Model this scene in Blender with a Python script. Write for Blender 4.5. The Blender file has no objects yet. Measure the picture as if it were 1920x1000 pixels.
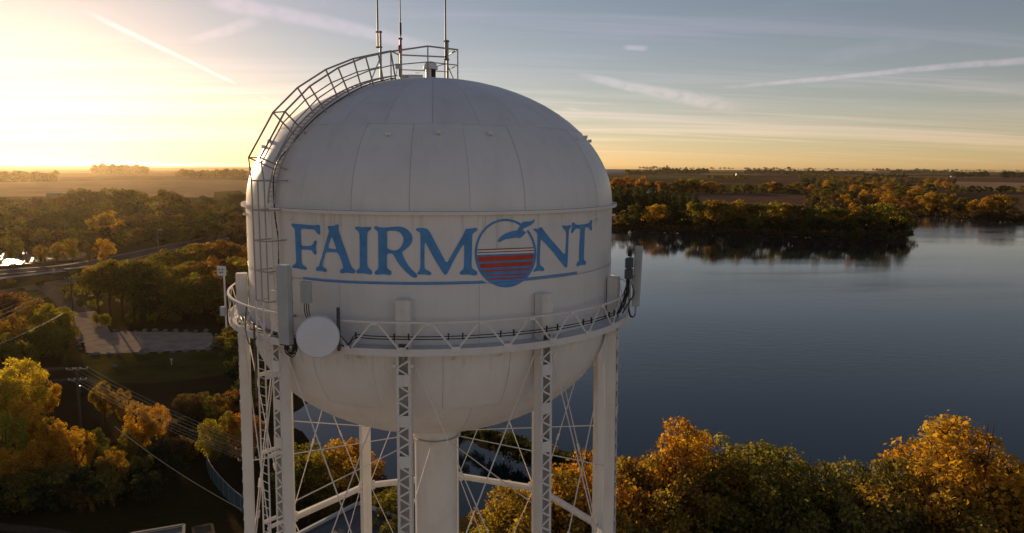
import bpy, bmesh, math, random
import numpy as np
from mathutils import Vector, Matrix
from mathutils.geometry import tessellate_polygon

R_ = math.radians
scene = bpy.context.scene
col = scene.collection
rng = random.Random(7)

# ------------------------------------------------------------------ camera
ZR = 36.5                       # height of the tank's equator ring above the ground
CAM = np.array([0.0, -31.5724, ZR + 1.5202])
PSI, PITCH, ROLL, FPX = 0.1072, 0.1357, 0.0072, 1364.97
cp, sp = math.cos(PITCH), math.sin(PITCH)
FW = np.array([math.sin(PSI) * cp, math.cos(PSI) * cp, -sp])
_r0 = np.array([math.cos(PSI), -math.sin(PSI), 0.0]); _u0 = np.cross(_r0, FW)
RT = _r0 * math.cos(ROLL) + _u0 * math.sin(ROLL)
UP = -_r0 * math.sin(ROLL) + _u0 * math.cos(ROLL)
cd = bpy.data.cameras.new('camera'); cam = bpy.data.objects.new('camera', cd); col.objects.link(cam)
cam.matrix_world = Matrix(((RT[0], UP[0], -FW[0], CAM[0]), (RT[1], UP[1], -FW[1], CAM[1]),
                           (RT[2], UP[2], -FW[2], CAM[2]), (0, 0, 0, 1)))
cd.sensor_width = 36.0; cd.lens = 36.0 * FPX / 1920.0
cd.clip_start = 0.1; cd.clip_end = 60000
scene.camera = cam

def ray(px, py):
    d = FW + RT * (px - 960) / FPX + UP * (500 - py) / FPX
    return d / np.linalg.norm(d)
def P(px, py, z=0.0):           # where the sight line through a point of the photograph meets height z
    d = ray(px, py); t = (z - CAM[2]) / d[2]
    return CAM + d * t
def cyl(px, py, rad):           # ... meets the upright cylinder round the tower's axis -> (angle, z)
    d = ray(px, py); a = d[0]**2 + d[1]**2; b = CAM[0]*d[0] + CAM[1]*d[1]; c = CAM[0]**2 + CAM[1]**2 - rad*rad
    disc = max(b*b - a*c, 0.0); t = (-b - math.sqrt(disc)) / a
    p = CAM + d * t
    return math.atan2(p[0], -p[1]), p[2]
def pol(r, t, z):               # polar about the tower axis, angle 0 towards the camera, positive to the right
    return Vector((r * math.sin(t), -r * math.cos(t), z))

# ------------------------------------------------------------------ light, sky, exposure
SUN_EL, SUN_AZ = R_(7.6), PSI + math.atan((22 - 960) / FPX)      # azimuth clockwise from +Y
SUN_DIR = Vector((math.sin(SUN_AZ) * math.cos(SUN_EL), math.cos(SUN_AZ) * math.cos(SUN_EL), math.sin(SUN_EL)))
sd = bpy.data.lights.new('sun', 'SUN'); sun = bpy.data.objects.new('sun', sd); col.objects.link(sun)
sd.energy = 5.0; sd.angle = R_(0.55); sd.color = (1.0, 0.70, 0.40)
sun.rotation_euler = (-SUN_DIR).to_track_quat('-Z', 'Y').to_euler(); sun.location = (-60, 60, 80)

world = bpy.data.worlds.new('World'); scene.world = world; world.use_nodes = True
wt = world.node_tree; wt.nodes.clear()
class G:                        # small node-graph helper
    def __init__(s, t): s.t = t
    def n(s, typ, **kw):
        nd = s.t.nodes.new(typ)
        for k, v in kw.items(): setattr(nd, k, v)
        return nd
    def put(s, sock, v):
        if hasattr(v, 'is_linked') or isinstance(v, bpy.types.NodeSocket): s.t.links.new(v, sock)
        else: sock.default_value = v
    def m(s, op, a, b=0.0, c=None, clamp=False):
        nd = s.n('ShaderNodeMath', operation=op, use_clamp=clamp); s.put(nd.inputs[0], a); s.put(nd.inputs[1], b)
        if c is not None: s.put(nd.inputs[2], c)
        return nd.outputs[0]
    def v(s, op, a, b=(0, 0, 0)):
        nd = s.n('ShaderNodeVectorMath', operation=op); s.put(nd.inputs[0], a)
        if op == 'SCALE': s.put(nd.inputs[3], b)
        else: s.put(nd.inputs[1], b)
        return nd.outputs['Value'] if op in ('DOT_PRODUCT', 'LENGTH') else nd.outputs[0]
    def sm(s, x, a, b, lo=0.0, hi=1.0):     # smoothstep
        nd = s.n('ShaderNodeMapRange', interpolation_type='SMOOTHSTEP'); s.put(nd.inputs[0], x)
        for i, q in enumerate((a, b, lo, hi)): s.put(nd.inputs[i + 1], q)
        return nd.outputs[0]
    def mix(s, f, a, b, blend='MIX'):
        nd = s.n('ShaderNodeMix', data_type='RGBA', blend_type=blend); s.put(nd.inputs[0], f); s.put(nd.inputs[6], a); s.put(nd.inputs[7], b)
        return nd.outputs[2]
    def noise(s, vec, scale, detail=4, rough=0.55, dist=0.0):
        nd = s.n('ShaderNodeTexNoise'); 
        if vec is not None: s.put(nd.inputs['Vector'], vec)
        nd.inputs['Scale'].default_value = scale; nd.inputs['Detail'].default_value = detail
        nd.inputs['Roughness'].default_value = rough; nd.inputs['Distortion'].default_value = dist
        return nd.outputs[0]
    def ramp(s, f, stops):
        nd = s.n('ShaderNodeValToRGB'); s.put(nd.inputs[0], f); e = nd.color_ramp.elements
        while len(e) < len(stops): e.new(0.5)
        for q, (p_, c_) in zip(e, stops): q.position = p_; q.color = tuple(c_) + (1,)
        return nd.outputs[0]
    def mapping(s, vec, scale=(1, 1, 1), rot=(0, 0, 0), loc=(0, 0, 0)):
        nd = s.n('ShaderNodeMapping'); s.put(nd.inputs[0], vec)
        nd.inputs['Scale'].default_value = scale; nd.inputs['Rotation'].default_value = rot; nd.inputs['Location'].default_value = loc
        return nd.outputs[0]

g = G(wt)
sky = g.n('ShaderNodeTexSky', sky_type='NISHITA', sun_disc=False, sun_elevation=SUN_EL, sun_rotation=SUN_AZ,
          altitude=300.0, air_density=0.85, dust_density=0.22, ozone_density=0.6)
tc = g.n('ShaderNodeTexCoord'); D = tc.outputs['Generated']
sep = g.n('ShaderNodeSeparateXYZ'); wt.links.new(D, sep.inputs[0])
dz = sep.outputs[2]
# thin cirrus: noise on a plane far overhead
inv = g.m('DIVIDE', 1.0, g.m('ADD', g.m('MAXIMUM', dz, 0.0), 0.07))
plane = g.v('MULTIPLY', g.v('SCALE', D, inv), (1, 1, 0))
c1 = g.noise(g.mapping(plane, (0.28, 1.5, 1), (0, 0, R_(-14)), (3.1, 0.4, 0)), 1.0, 7, 0.62, 0.6)
c2 = g.noise(g.mapping(plane, (0.12, 0.45, 1), (0, 0, R_(-22)), (7.3, 2.9, 0)), 1.0, 3, 0.5, 0.3)
cir = g.m('MULTIPLY', g.sm(c1, 0.47, 0.74), g.sm(c2, 0.40, 0.62))
c3 = g.noise(g.mapping(plane, (0.16, 1.0, 1), (0, 0, R_(-8)), (1.3, 5.2, 0)), 1.0, 8, 0.66, 0.8)
low = g.m('MULTIPLY', g.sm(c3, 0.40, 0.66), g.m('MULTIPLY', g.sm(dz, 0.0, 0.03), g.sm(dz, 0.17, 0.08)))
cir = g.m('MULTIPLY', cir, g.sm(dz, 0.0, 0.05))
cir = g.m('MAXIMUM', cir, g.m('MULTIPLY', low, 1.05))
mask = g.m('MULTIPLY_ADD', cir, 0.62, 0.03)
# old jet trails: great-circle arcs (direction ends, half widths in radians, strength)
warp = g.m('MULTIPLY', g.m('SUBTRACT', g.noise(D, 9.0, 2), 0.5), 0.010)
fine = g.noise(g.mapping(D, (60, 60, 90)), 1.0, 3)
def trail(p0, p1, w0, w1, k, soft0=0.15, soft1=0.15):
    global mask
    a = Vector(ray(*p0)); b = Vector(ray(*p1)); n = a.cross(b).normalized(); m_ = (a + b).normalized(); tn = (b - a).normalized()
    half = (b - a).length / 2
    s = g.m('DIVIDE', g.v('DOT_PRODUCT', D, tuple(tn)), half)            # -1..1 along
    d = g.m('ABSOLUTE', g.m('ADD', g.v('DOT_PRODUCT', D, tuple(n)), g.m('MULTIPLY', warp, 0.35 + (w1 > 0.006) * 0.6)))
    w = g.m('MULTIPLY_ADD', g.m('MULTIPLY_ADD', s, 0.5, 0.5), w1 - w0, w0)
    q = g.m('SUBTRACT', 1.0, g.m('DIVIDE', d, w), clamp=True)
    q = g.m('MULTIPLY', g.sm(q, 0.0, 0.8), g.m('MULTIPLY', g.sm(s, -1.0, -1.0 + 2 * soft0), g.sm(s, 1.0, 1.0 - 2 * soft1)))
    q = g.m('MULTIPLY', q, g.m('MULTIPLY', g.sm(fine, 0.2, 0.6, 0.45, 1.0), g.sm(g.v('DOT_PRODUCT', D, tuple(m_)), 0.0, 0.1)))
    mask = g.m('MAXIMUM', mask, g.m('MULTIPLY', q, k))
trail((140, 12), (455, 163), 0.0050, 0.0030, 0.85, 0.25, 0.1)
trail((478, 176), (565, 210), 0.0026, 0.0022, 0.5, 0.2, 0.3)
trail((335, 84), (505, 28), 0.006, 0.012, 0.42, 0.3, 0.3)
trail((370, -10), (900, 112), 0.016, 0.010, 0.55, 0.1, 0.4)
trail((1290, 170), (2100, 99), 0.0035, 0.0065, 0.9, 0.3, 0.05)
trail((1050, 134), (1450, 216), 0.006, 0.017, 0.75, 0.25, 0.35)
trail((1160, 88), (1222, 92), 0.0045, 0.0055, 0.75, 0.35, 0.35)
trail((1040, 200), (1150, 218), 0.0035, 0.005, 0.45, 0.3, 0.4)
trail((1480, 120), (1860, 55), 0.012, 0.022, 0.22, 0.3, 0.4)
lit = g.v('ADD', g.v('MULTIPLY', sky.outputs[0], (1.38, 1.22, 1.28)), (0.95, 0.74, 0.80))
skyc = g.v('MULTIPLY', g.mix(mask, sky.outputs[0], lit), (1.045, 0.90, 0.93))
bg = g.n('ShaderNodeBackground'); wt.links.new(skyc, bg.inputs[0]); bg.inputs[1].default_value = 0.093
wo = g.n('ShaderNodeOutputWorld'); wt.links.new(bg.outputs[0], wo.inputs[0])

scene.view_settings.view_transform = 'Standard'; scene.view_settings.look = 'None'
scene.view_settings.exposure = 0.0; scene.view_settings.gamma = 1.0; scene.view_settings.use_curve_mapping = False
scene.render.engine = 'CYCLES'
cy = scene.cycles
cy.use_denoising = True; cy.max_bounces = 7; cy.diffuse_bounces = 3; cy.glossy_bounces = 3; cy.transmission_bounces = 4
cy.transparent_max_bounces = 8; cy.volume_bounces = 1; cy.caustics_reflective = False; cy.caustics_refractive = False
cy.sample_clamp_indirect = 6.0

# ------------------------------------------------------------------ materials
def pmat(name, color=(0.5, 0.5, 0.5), rough=0.6, metal=0.0, build=None):
    m = bpy.data.materials.new(name); m.use_nodes = True; t = m.node_tree
    b = t.nodes['Principled BSDF']
    b.inputs['Base Color'].default_value = tuple(color) + (1,); b.inputs['Roughness'].default_value = rough; b.inputs['Metallic'].default_value = metal
    if build: build(G(t), b, t)
    return m
def objco(g): return g.n('ShaderNodeTexCoord').outputs['Object']
def worldco(g): return g.n('ShaderNodeNewGeometry').outputs['Position']

def tank_paint(base, dirt, rough):
    def f(g, b, t):
        w = worldco(g)
        streak = g.noise(g.mapping(w, (2.2, 2.2, 0.16)), 1.0, 5, 0.6)
        blot = g.noise(w, 0.55, 5, 0.6)
        spot = g.noise(w, 7.0, 3, 0.5)
        k = g.m('ADD', g.m('MULTIPLY', g.sm(streak, 0.45, 0.8), 0.55), g.m('MULTIPLY', g.sm(blot, 0.4, 0.75), 0.5))
        k = g.m('ADD', k, g.m('MULTIPLY', g.sm(spot, 0.62, 0.78), 0.35), clamp=True)
        sx = g.n('ShaderNodeSeparateXYZ'); t.links.new(w, sx.inputs[0])
        run = g.noise(g.mapping(w, (5.5, 5.5, 0.35)), 1.0, 4, 0.65)
        below = g.m('MULTIPLY', g.sm(sx.outputs[2], ZR - 1.1, ZR - 0.06), g.m('LESS_THAN', sx.outputs[2], ZR - 0.05))
        deck_ = g.m('MULTIPLY', g.sm(sx.outputs[2], ZR - 6.0, ZR - 4.6), g.m('LESS_THAN', sx.outputs[2], ZR - 4.55))
        rust = g.m('MULTIPLY', g.sm(run, 0.5, 0.72), g.m('MULTIPLY', g.m('ADD', below, deck_, clamp=True), 0.42))
        inf = g.n('ShaderNodeObjectInfo')
        pl = g.m('MULTIPLY_ADD', inf.outputs['Random'], 0.06, 0.97)
        c = g.mix(k, tuple(base) + (1,), tuple(dirt) + (1,))
        c = g.mix(rust, c, (0.40, 0.27, 0.17, 1))
        c = g.v('SCALE', c, pl)
        t.links.new(c, b.inputs['Base Color'])
        t.links.new(g.sm(blot, 0.2, 0.8, rough - 0.1, rough + 0.14), b.inputs['Roughness'])
        bp = g.n('ShaderNodeBump'); bp.inputs['Strength'].default_value = 0.12; bp.inputs['Distance'].default_value = 0.05
        t.links.new(g.noise(w, 1.6, 3), bp.inputs['Height']); t.links.new(bp.outputs[0], b.inputs['Normal'])
    return f
M = {}
M['white'] = pmat('tank_white_paint', build=tank_paint((0.83, 0.79, 0.745), (0.72, 0.675, 0.625), 0.42))
M['steel'] = pmat('leg_white_paint', build=tank_paint((0.81, 0.77, 0.71), (0.62, 0.56, 0.48), 0.5))
M['seam'] = pmat('seam_grime', (0.40, 0.375, 0.35), 0.8)
M['deck'] = pmat('deck_plate_paint', build=tank_paint((0.62, 0.62, 0.62), (0.40, 0.39, 0.38), 0.45))
def speck(c, amt, sc, rough, spec=None):
    def f(g, b, t):
        if rough >= 0.9 or spec is not None: b.inputs['Specular IOR Level'].default_value = 0.0 if spec is None else spec
        n = g.noise(worldco(g), sc, 4, 0.6)
        t.links.new(g.mix(g.m('MULTIPLY', g.sm(n, 0.35, 0.75), amt), tuple(c) + (1,), tuple(x * 0.45 for x in c) + (1,)), b.inputs['Base Color'])
        b.inputs['Roughness'].default_value = rough
    return f
M['blue'] = pmat('sign_blue_paint', build=speck((0.085, 0.295, 0.62), 0.4, 3.5, 0.5))
M['red'] = pmat('sign_red_paint', build=speck((0.60, 0.055, 0.016), 0.3, 2.5, 0.5))
M['maroon'] = pmat('sign_maroon_paint', build=speck((0.25, 0.022, 0.016), 0.3, 2.5, 0.5))
M['cream'] = pmat('sign_cream_paint', build=speck((0.86, 0.80, 0.74), 0.2, 2.5, 0.5))
M['grey_panel'] = pmat('antenna_grey_plastic', build=speck((0.50, 0.52, 0.50), 0.25, 1.5, 0.45))
M['dish'] = pmat('dish_radome', build=speck((0.78, 0.78, 0.80), 0.12, 1.2, 0.45))
M['black'] = pmat('black_rubber', (0.015, 0.015, 0.015), 0.6)
M['dark_metal'] = pmat('dark_metal', build=speck((0.06, 0.06, 0.065), 0.4, 6, 0.5))
M['galv'] = pmat('galvanised_steel', (0.42, 0.42, 0.42), 0.42, 0.6)
M['rail'] = pmat('handrail_paint', build=speck((0.40, 0.37, 0.34), 0.4, 3, 0.5))
M['redglass'] = pmat('beacon_red_glass', (0.55, 0.02, 0.02), 0.12)
M['radio'] = pmat('radio_dark_case', build=speck((0.10, 0.12, 0.13), 0.4, 5, 0.5))
M['roof_dark'] = pmat('dark_membrane_roof', build=speck((0.055, 0.06, 0.07), 0.5, 0.4, 0.6))
M['wood'] = pmat('weathered_pole_wood', build=speck((0.10, 0.065, 0.04), 0.6, 3, 0.85))
M['bark'] = pmat('bark', build=speck((0.09, 0.065, 0.045), 0.6, 2, 0.9))
M['insul'] = pmat('insulator_porcelain', (0.62, 0.58, 0.5), 0.2)
M['wire'] = pmat('weathered_wire', (0.16, 0.14, 0.12), 0.5, 0.3)
M['asphalt'] = pmat('asphalt', build=speck((0.085, 0.08, 0.078), 0.35, 0.5, 0.9))
M['paint_white'] = pmat('road_white_paint', (0.55, 0.53, 0.48), 0.7)
M['gravel'] = pmat('gravel', build=speck((0.27, 0.21, 0.155), 0.55, 0.5, 0.95))
M['dirt'] = pmat('dirt_track', build=speck((0.15, 0.115, 0.075), 0.6, 0.4, 0.95))
M['rock'] = pmat('boulder_stone', build=speck((0.24, 0.21, 0.19), 0.6, 2, 0.9))
M['fence'] = pmat('fence_screen', build=speck((0.08, 0.14, 0.14), 0.4, 2, 0.7))
M['concrete'] = pmat('concrete', build=speck((0.38, 0.35, 0.32), 0.5, 0.6, 0.9))
M['siding'] = pmat('white_siding', build=speck((0.62, 0.60, 0.57), 0.3, 0.6, 0.7))
M['shingle'] = pmat('grey_shingle', build=speck((0.16, 0.155, 0.15), 0.5, 0.8, 0.85))
M['metalroof'] = pmat('pale_metal_roof', build=speck((0.42, 0.46, 0.50), 0.3, 0.05, 0.45))
M['glass'] = pmat('window_glass', (0.03, 0.035, 0.04), 0.08)

def leafmat(name, trans=0.58):
    m = bpy.data.materials.new(name); m.use_nodes = True; t = m.node_tree; t.nodes.clear(); g = G(t)
    inf = g.n('ShaderNodeObjectInfo'); geo = g.n('ShaderNodeNewGeometry'); oc = g.n('ShaderNodeTexCoord').outputs['Object']
    r = geo.outputs['Random Per Island']
    big = g.noise(g.v('ADD', g.v('SCALE', oc, 5.0), g.v('SCALE', inf.outputs['Location'], 0.37)), 1.0, 2)
    hs = g.n('ShaderNodeHueSaturation'); t.links.new(inf.outputs['Color'], hs.inputs['Color'])
    t.links.new(g.m('ADD', g.m('MULTIPLY_ADD', r, 0.03, 0.487), g.m('MULTIPLY', g.m('SUBTRACT', big, 0.5), 0.07)), hs.inputs['Hue'])
    hs.inputs['Saturation'].default_value = 1.0
    r2 = g.m('FRACT', g.m('MULTIPLY', r, 17.31))
    t.links.new(g.m('MULTIPLY', g.m('MULTIPLY_ADD', r2, 0.8, 0.6), g.m('MULTIPLY_ADD', big, 1.1, 0.45)), hs.inputs['Value'])
    d = g.n('ShaderNodeBsdfDiffuse'); tr = g.n('ShaderNodeBsdfTranslucent'); gl = g.n('ShaderNodeBsdfGlossy')
    gl.inputs['Roughness'].default_value = 0.6
    t.links.new(hs.outputs[0], d.inputs[0])
    warm = g.v('MULTIPLY', hs.outputs[0], (1.15, 1.15, 0.5)); t.links.new(warm, tr.inputs[0])
    mx = g.n('ShaderNodeMixShader'); mx.inputs[0].default_value = trans
    t.links.new(d.outputs[0], mx.inputs[1]); t.links.new(tr.outputs[0], mx.inputs[2])
    m2 = g.n('ShaderNodeMixShader'); m2.inputs[0].default_value = 0.02
    t.links.new(mx.outputs[0], m2.inputs[1]); t.links.new(gl.outputs[0], m2.inputs[2])
    o = g.n('ShaderNodeOutputMaterial'); t.links.new(m2.outputs[0], o.inputs[0])
    return m
M['leaf'] = leafmat('autumn_leaves')

# ------------------------------------------------------------------ mesh helpers
class MB:
    def __init__(s): s.v = []; s.f = []
    def add(s, vs, fs):
        o = len(s.v); s.v += [tuple(x) for x in vs]; s.f += [tuple(i + o for i in f) for f in fs]; return s
    def box(s, c, size, ax=None):
        c = Vector(c); X, Y, Z = ax or (Vector((1, 0, 0)), Vector((0, 1, 0)), Vector((0, 0, 1)))
        a, b, d = size[0] / 2, size[1] / 2, size[2] / 2
        vs = [c + X * (a * i) + Y * (b * j) + Z * (d * k) for k in (-1, 1) for j in (-1, 1) for i in (-1, 1)]
        return s.add(vs, [(0, 2, 3, 1), (4, 5, 7, 6), (0, 1, 5, 4), (2, 6, 7, 3), (0, 4, 6, 2), (1, 3, 7, 5)])
    def bar(s, p0, p1, w, h, up=(0, 0, 1)):
        p0, p1 = Vector(p0), Vector(p1); d = p1 - p0; L = d.length; d.normalize()
        u = Vector(up); x = d.cross(u)
        if x.length < 1e-4: x = d.cross(Vector((1, 0, 0)))
        x.normalize(); y = x.cross(d)
        return s.box((p0 + p1) / 2, (w, L, h), (x, d, y))
    def tube(s, pts, r, n=8, closed=False, caps=True):
        pts = [Vector(p) for p in pts]; N = len(pts); rs = r if isinstance(r, (list, tuple)) else [r] * N
        rings = []; prev = None
        for i, p in enumerate(pts):
            a = pts[i - 1] if (i > 0 or closed) else p; b = pts[(i + 1) % N] if (i < N - 1 or closed) else p
            d = (b - a).normalized()
            if prev is None:
                x = d.cross(Vector((0, 0, 1)))
                if x.length < 1e-3: x = d.cross(Vector((1, 0, 0)))
            else:
                x = prev - d * prev.dot(d)
                if x.length < 1e-4: x = d.cross(Vector((1, 0, 0)))
            x.normalize(); prev = x; y = d.cross(x)
            rings.append([p + (x * math.cos(2 * math.pi * k / n) + y * math.sin(2 * math.pi * k / n)) * rs[i] for k in range(n)])
        vs = [q for rg in rings for q in rg]; fs = []
        for i in range(N if closed else N - 1):
            j = (i + 1) % N
            for k in range(n):
                k2 = (k + 1) % n; fs.append((i * n + k, i * n + k2, j * n + k2, j * n + k))
        if caps and not closed: fs.append(tuple(range(n - 1, -1, -1))); fs.append(tuple((N - 1) * n + k for k in range(n)))
        return s.add(vs, fs)
    def revolve(s, prof, t0=0.0, t1=2 * math.pi, nt=96, origin=(0, 0, 0), cap=False):
        full = abs(t1 - t0 - 2 * math.pi) < 1e-6; cols = nt if full else nt + 1
        vs = []
        for i in range(cols):
            t = t0 + (t1 - t0) * i / nt
            for r, z in prof: vs.append((origin[0] + r * math.sin(t), origin[1] - r * math.cos(t), origin[2] + z))
        n = len(prof); fs = []
        for i in range(nt):
            j = (i + 1) % cols
            for k in range(n - 1): fs.append((i * n + k, j * n + k, j * n + k + 1, i * n + k + 1))
        return s.add(vs, fs)
    def patch(s, prof, t0, t1, nt, th):     # a curved plate with thickness; prof = (r, z, nr, nz)
        n = len(prof); vs = []
        for off in (0.0, -th):
            for i in range(nt + 1):
                t = t0 + (t1 - t0) * i / nt
                for r, z, nr, nz in prof:
                    rr = r + nr * off; vs.append((rr * math.sin(t), -rr * math.cos(t), z + nz * off))
        m = (nt + 1) * n; fs = []
        for i in range(nt):
            for k in range(n - 1):
                a, b = i * n + k, (i + 1) * n + k; fs.append((a, b, b + 1, a + 1))
        for k in range(n - 1):
            fs.append((k + 1, m + k + 1, m + k, k)); a = nt * n + k; fs.append((a, m + a, m + a + 1, a + 1))
        for i in range(nt):
            a, b = i * n, (i + 1) * n; fs.append((a, m + a, m + b, b)); a, b = a + n - 1, b + n - 1; fs.append((b, m + b, m + a, a))
        return s.add(vs, fs)
    def mesh(s, name, mat, smooth=None):
        me = bpy.data.meshes.new(name); me.from_pydata(s.v, [], s.f); me.update()
        if mat: me.materials.append(mat)
        if smooth is not None:
            me.shade_smooth()
            try: me.set_sharp_from_angle(angle=R_(smooth))
            except Exception: pass
        return me
    def build(s, name, mat, parent=None, smooth=None): return link(name, s.mesh(name, mat, smooth), parent)
def link(name, me, parent=None):
    o = bpy.data.objects.new(name, me); col.objects.link(o)
    if parent: o.parent = parent; o.matrix_parent_inverse = parent.matrix_world.inverted() if parent.type == 'MESH' and False else Matrix.Identity(4)
    return o
def tag(o, label=None, cat=None, group=None, kind=None):
    if label: o['label'] = label
    if cat: o['category'] = cat
    if group: o['group'] = group
    if kind: o['kind'] = kind
    return o
def empty(name, loc=(0, 0, 0), parent=None):
    o = bpy.data.objects.new(name, None); col.objects.link(o); o.location = loc; o.empty_display_size = 0.3
    if parent: o.parent = parent
    return o
def struct(o): o['kind'] = 'structure'; return o
ORD = ['first', 'second', 'third', 'fourth', 'fifth', 'sixth', 'seventh', 'eighth', 'ninth', 'tenth', 'eleventh', 'twelfth',
       'thirteenth', 'fourteenth', 'fifteenth', 'sixteenth', 'seventeenth', 'eighteenth', 'nineteenth', 'twentieth'] + \
      [t + '-' + w for t in ('twenty', 'thirty', 'forty', 'fifty') for w in ('first', 'second', 'third', 'fourth', 'fifth', 'sixth', 'seventh', 'eighth', 'ninth')]

# ------------------------------------------------------------------ ground, lake, roads
WATER = -0.5
lake = [P(x, y, WATER)[:2] for x, y in ((1150,431),(1250,436),(1400,441),(1550,446),(1660,449),(1696,446),(1706,437),(1690,424),(1688,411),(1740,405),(1790,409),(1850,414),(1930,417),(2300,424),
        (2600,560),(2500,760),(2100,880),(1920,915),(1700,935),(1540,930),(1300,925),(1100,958),(900,992),(790,985),(700,925),(600,862),(540,800),(440,788),(425,772),(560,764),(600,700),(680,600),(800,510),(950,458))]
lake2 = [P(x, y, WATER)[:2] for x, y in ((-500,448),(-100,458),(60,463),(150,466),(185,478),(135,491),(60,497),(0,500),(-150,508),(-500,520))]
spit = [P(x, y, 0.3)[:2] for x, y in ((848,797),(900,800),(960,815),(1030,838),(1080,846),(1120,868),(1060,866),(1000,848),(930,826),(860,806))]
def sdist(X, Y, poly):
    poly = np.array(poly); d = np.full(X.shape, 1e18); ins = np.zeros(X.shape, bool); n = len(poly)
    for i in range(n):
        ax, ay = poly[i]; bx, by = poly[(i + 1) % n]; ex, ey = bx - ax, by - ay
        t = np.clip(((X - ax) * ex + (Y - ay) * ey) / (ex * ex + ey * ey), 0, 1)
        d = np.minimum(d, (X - ax - t * ex) ** 2 + (Y - ay - t * ey) ** 2)
        c = ((ay > Y) != (by > Y)) & (X < (bx - ax) * (Y - ay) / (by - ay + 1e-12) + ax); ins ^= c
    d = np.sqrt(d); return np.where(ins, -d, d)         # negative inside
def axis(lo, hi, step, far, grow=1.22):
    a = list(np.arange(lo, hi + step, step)); s = step; x = a[-1]
    while x < far: s *= grow; x += s; a.append(x)
    s = step; x = a[0]; pre = []
    while x > -far: s *= grow; x -= s; pre.append(x)
    return np.array(pre[::-1] + a)
gx = axis(-330, 420, 4.5, 21000); gy = axis(20, 620, 4.5, 21000)
X, Y = np.meshgrid(gx, gy)
wob = 2.2 * np.sin(X * 0.11 + 1.3 * np.sin(Y * 0.07)) + 1.6 * np.sin(Y * 0.17 + X * 0.05)
s1 = np.minimum(sdist(X, Y, lake), sdist(X, Y, lake2)) + wob * 0.6
s2 = sdist(X, Y, spit)
s1 = np.maximum(s1, -s2)                               # the spit is land again
Zg = np.clip(s1 * 0.28, -3.2, 0.0)
Zg = np.where(s1 > 0, 0.0, Zg)
nx, ny = len(gx), len(gy)
verts = np.stack([X, Y, Zg], -1).reshape(-1, 3)
idx = np.arange(nx * ny).reshape(ny, nx)
quads = np.stack([idx[:-1, :-1], idx[:-1, 1:], idx[1:, 1:], idx[1:, :-1]], -1).reshape(-1, 4)
def npmesh(name, v, f, mat):
    me = bpy.data.meshes.new(name); v = np.ascontiguousarray(v, dtype=np.float32); f = np.ascontiguousarray(f, dtype=np.int32); k = f.shape[1]
    me.vertices.add(len(v)); me.vertices.foreach_set('co', v.ravel()); me.loops.add(f.size); me.loops.foreach_set('vertex_index', f.ravel())
    me.polygons.add(len(f)); me.polygons.foreach_set('loop_start', np.arange(0, f.size, k, dtype=np.int32)); me.update(calc_edges=True)
    if mat: me.materials.append(mat)
    return me
def ground_mat(g, b, t):
    w = worldco(g)
    n1 = g.noise(w, 0.03, 4, 0.6); n2 = g.noise(w, 0.35, 5, 0.65); n3 = g.noise(w, 2.4, 4, 0.7)
    c = g.ramp(n1, ((0.30, (0.034, 0.031, 0.012)), (0.48, (0.048, 0.038, 0.016)), (0.62, (0.070, 0.050, 0.024)), (0.78, (0.095, 0.07, 0.032))))
    c = g.mix(g.m('MULTIPLY', g.sm(n2, 0.42, 0.7), 0.6), c, (0.06, 0.036, 0.015, 1))     # fallen leaves
    c = g.mix(g.m('MULTIPLY', g.sm(n3, 0.55, 0.75), 0.7), c, (0.12, 0.08, 0.03, 1))
    far = g.noise(g.mapping(w, (0.0011, 0.0032, 1)), 1.0, 2)
    cf = g.ramp(far, ((0.35, (0.15, 0.10, 0.06)), (0.5, (0.09, 0.06, 0.038)), (0.6, (0.17, 0.115, 0.068))))
    ln = g.v('LENGTH', w)
    c = g.mix(g.sm(ln, 1000, 1600), c, cf)
    t.links.new(c, b.inputs['Base Color']); b.inputs['Roughness'].default_value = 0.95; b.inputs['Specular IOR Level'].default_value = 0.0
    bp = g.n('ShaderNodeBump'); bp.inputs['Strength'].default_value = 0.7; bp.inputs['Distance'].default_value = 0.35
    t.links.new(n3, bp.inputs['Height']); t.links.new(bp.outputs[0], b.inputs['Normal'])
M['ground'] = pmat('leaf_strewn_ground', build=ground_mat)
struct(link('ground', npmesh('ground', verts, quads, M['ground'])))
def water_mat(g, b, t):
    w = worldco(g)
    b.inputs['Base Color'].default_value = (0.006, 0.014, 0.020, 1); b.inputs['Roughness'].default_value = 0.09; b.inputs['IOR'].default_value = 1.38
    r1 = g.noise(g.mapping(w, (0.30, 0.75, 1), (0, 0, R_(12))), 1.0, 4, 0.55)
    r2 = g.noise(w, 3.0, 3, 0.6)
    gust = g.sm(g.noise(g.mapping(w, (0.004, 0.018, 1), (0, 0, R_(8))), 1.0, 5, 0.6), 0.38, 0.66, 0.18, 1.0)
    h = g.m('ADD', r1, g.m('MULTIPLY', r2, 0.18))
    bp = g.n('ShaderNodeBump'); bp.inputs['Distance'].default_value = 0.085; t.links.new(g.m('MULTIPLY_ADD', gust, 0.17, 0.02), b.inputs['Roughness']); t.links.new(g.m('MULTIPLY', gust, 0.55), bp.inputs['Strength'])
    t.links.new(h, bp.inputs['Height']); t.links.new(bp.outputs[0], b.inputs['Normal'])
M['water'] = pmat('lake_water', build=water_mat)
for pl in (lake, lake2):
    a = np.array(pl); lo, hi = a.min(0) - 25, a.max(0) + 25
    o = MB().add([(lo[0], lo[1], WATER), (hi[0], lo[1], WATER), (hi[0], hi[1], WATER), (lo[0], hi[1], WATER)], [(0, 1, 2, 3)]).build('lake', M['water']); struct(o)
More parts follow.
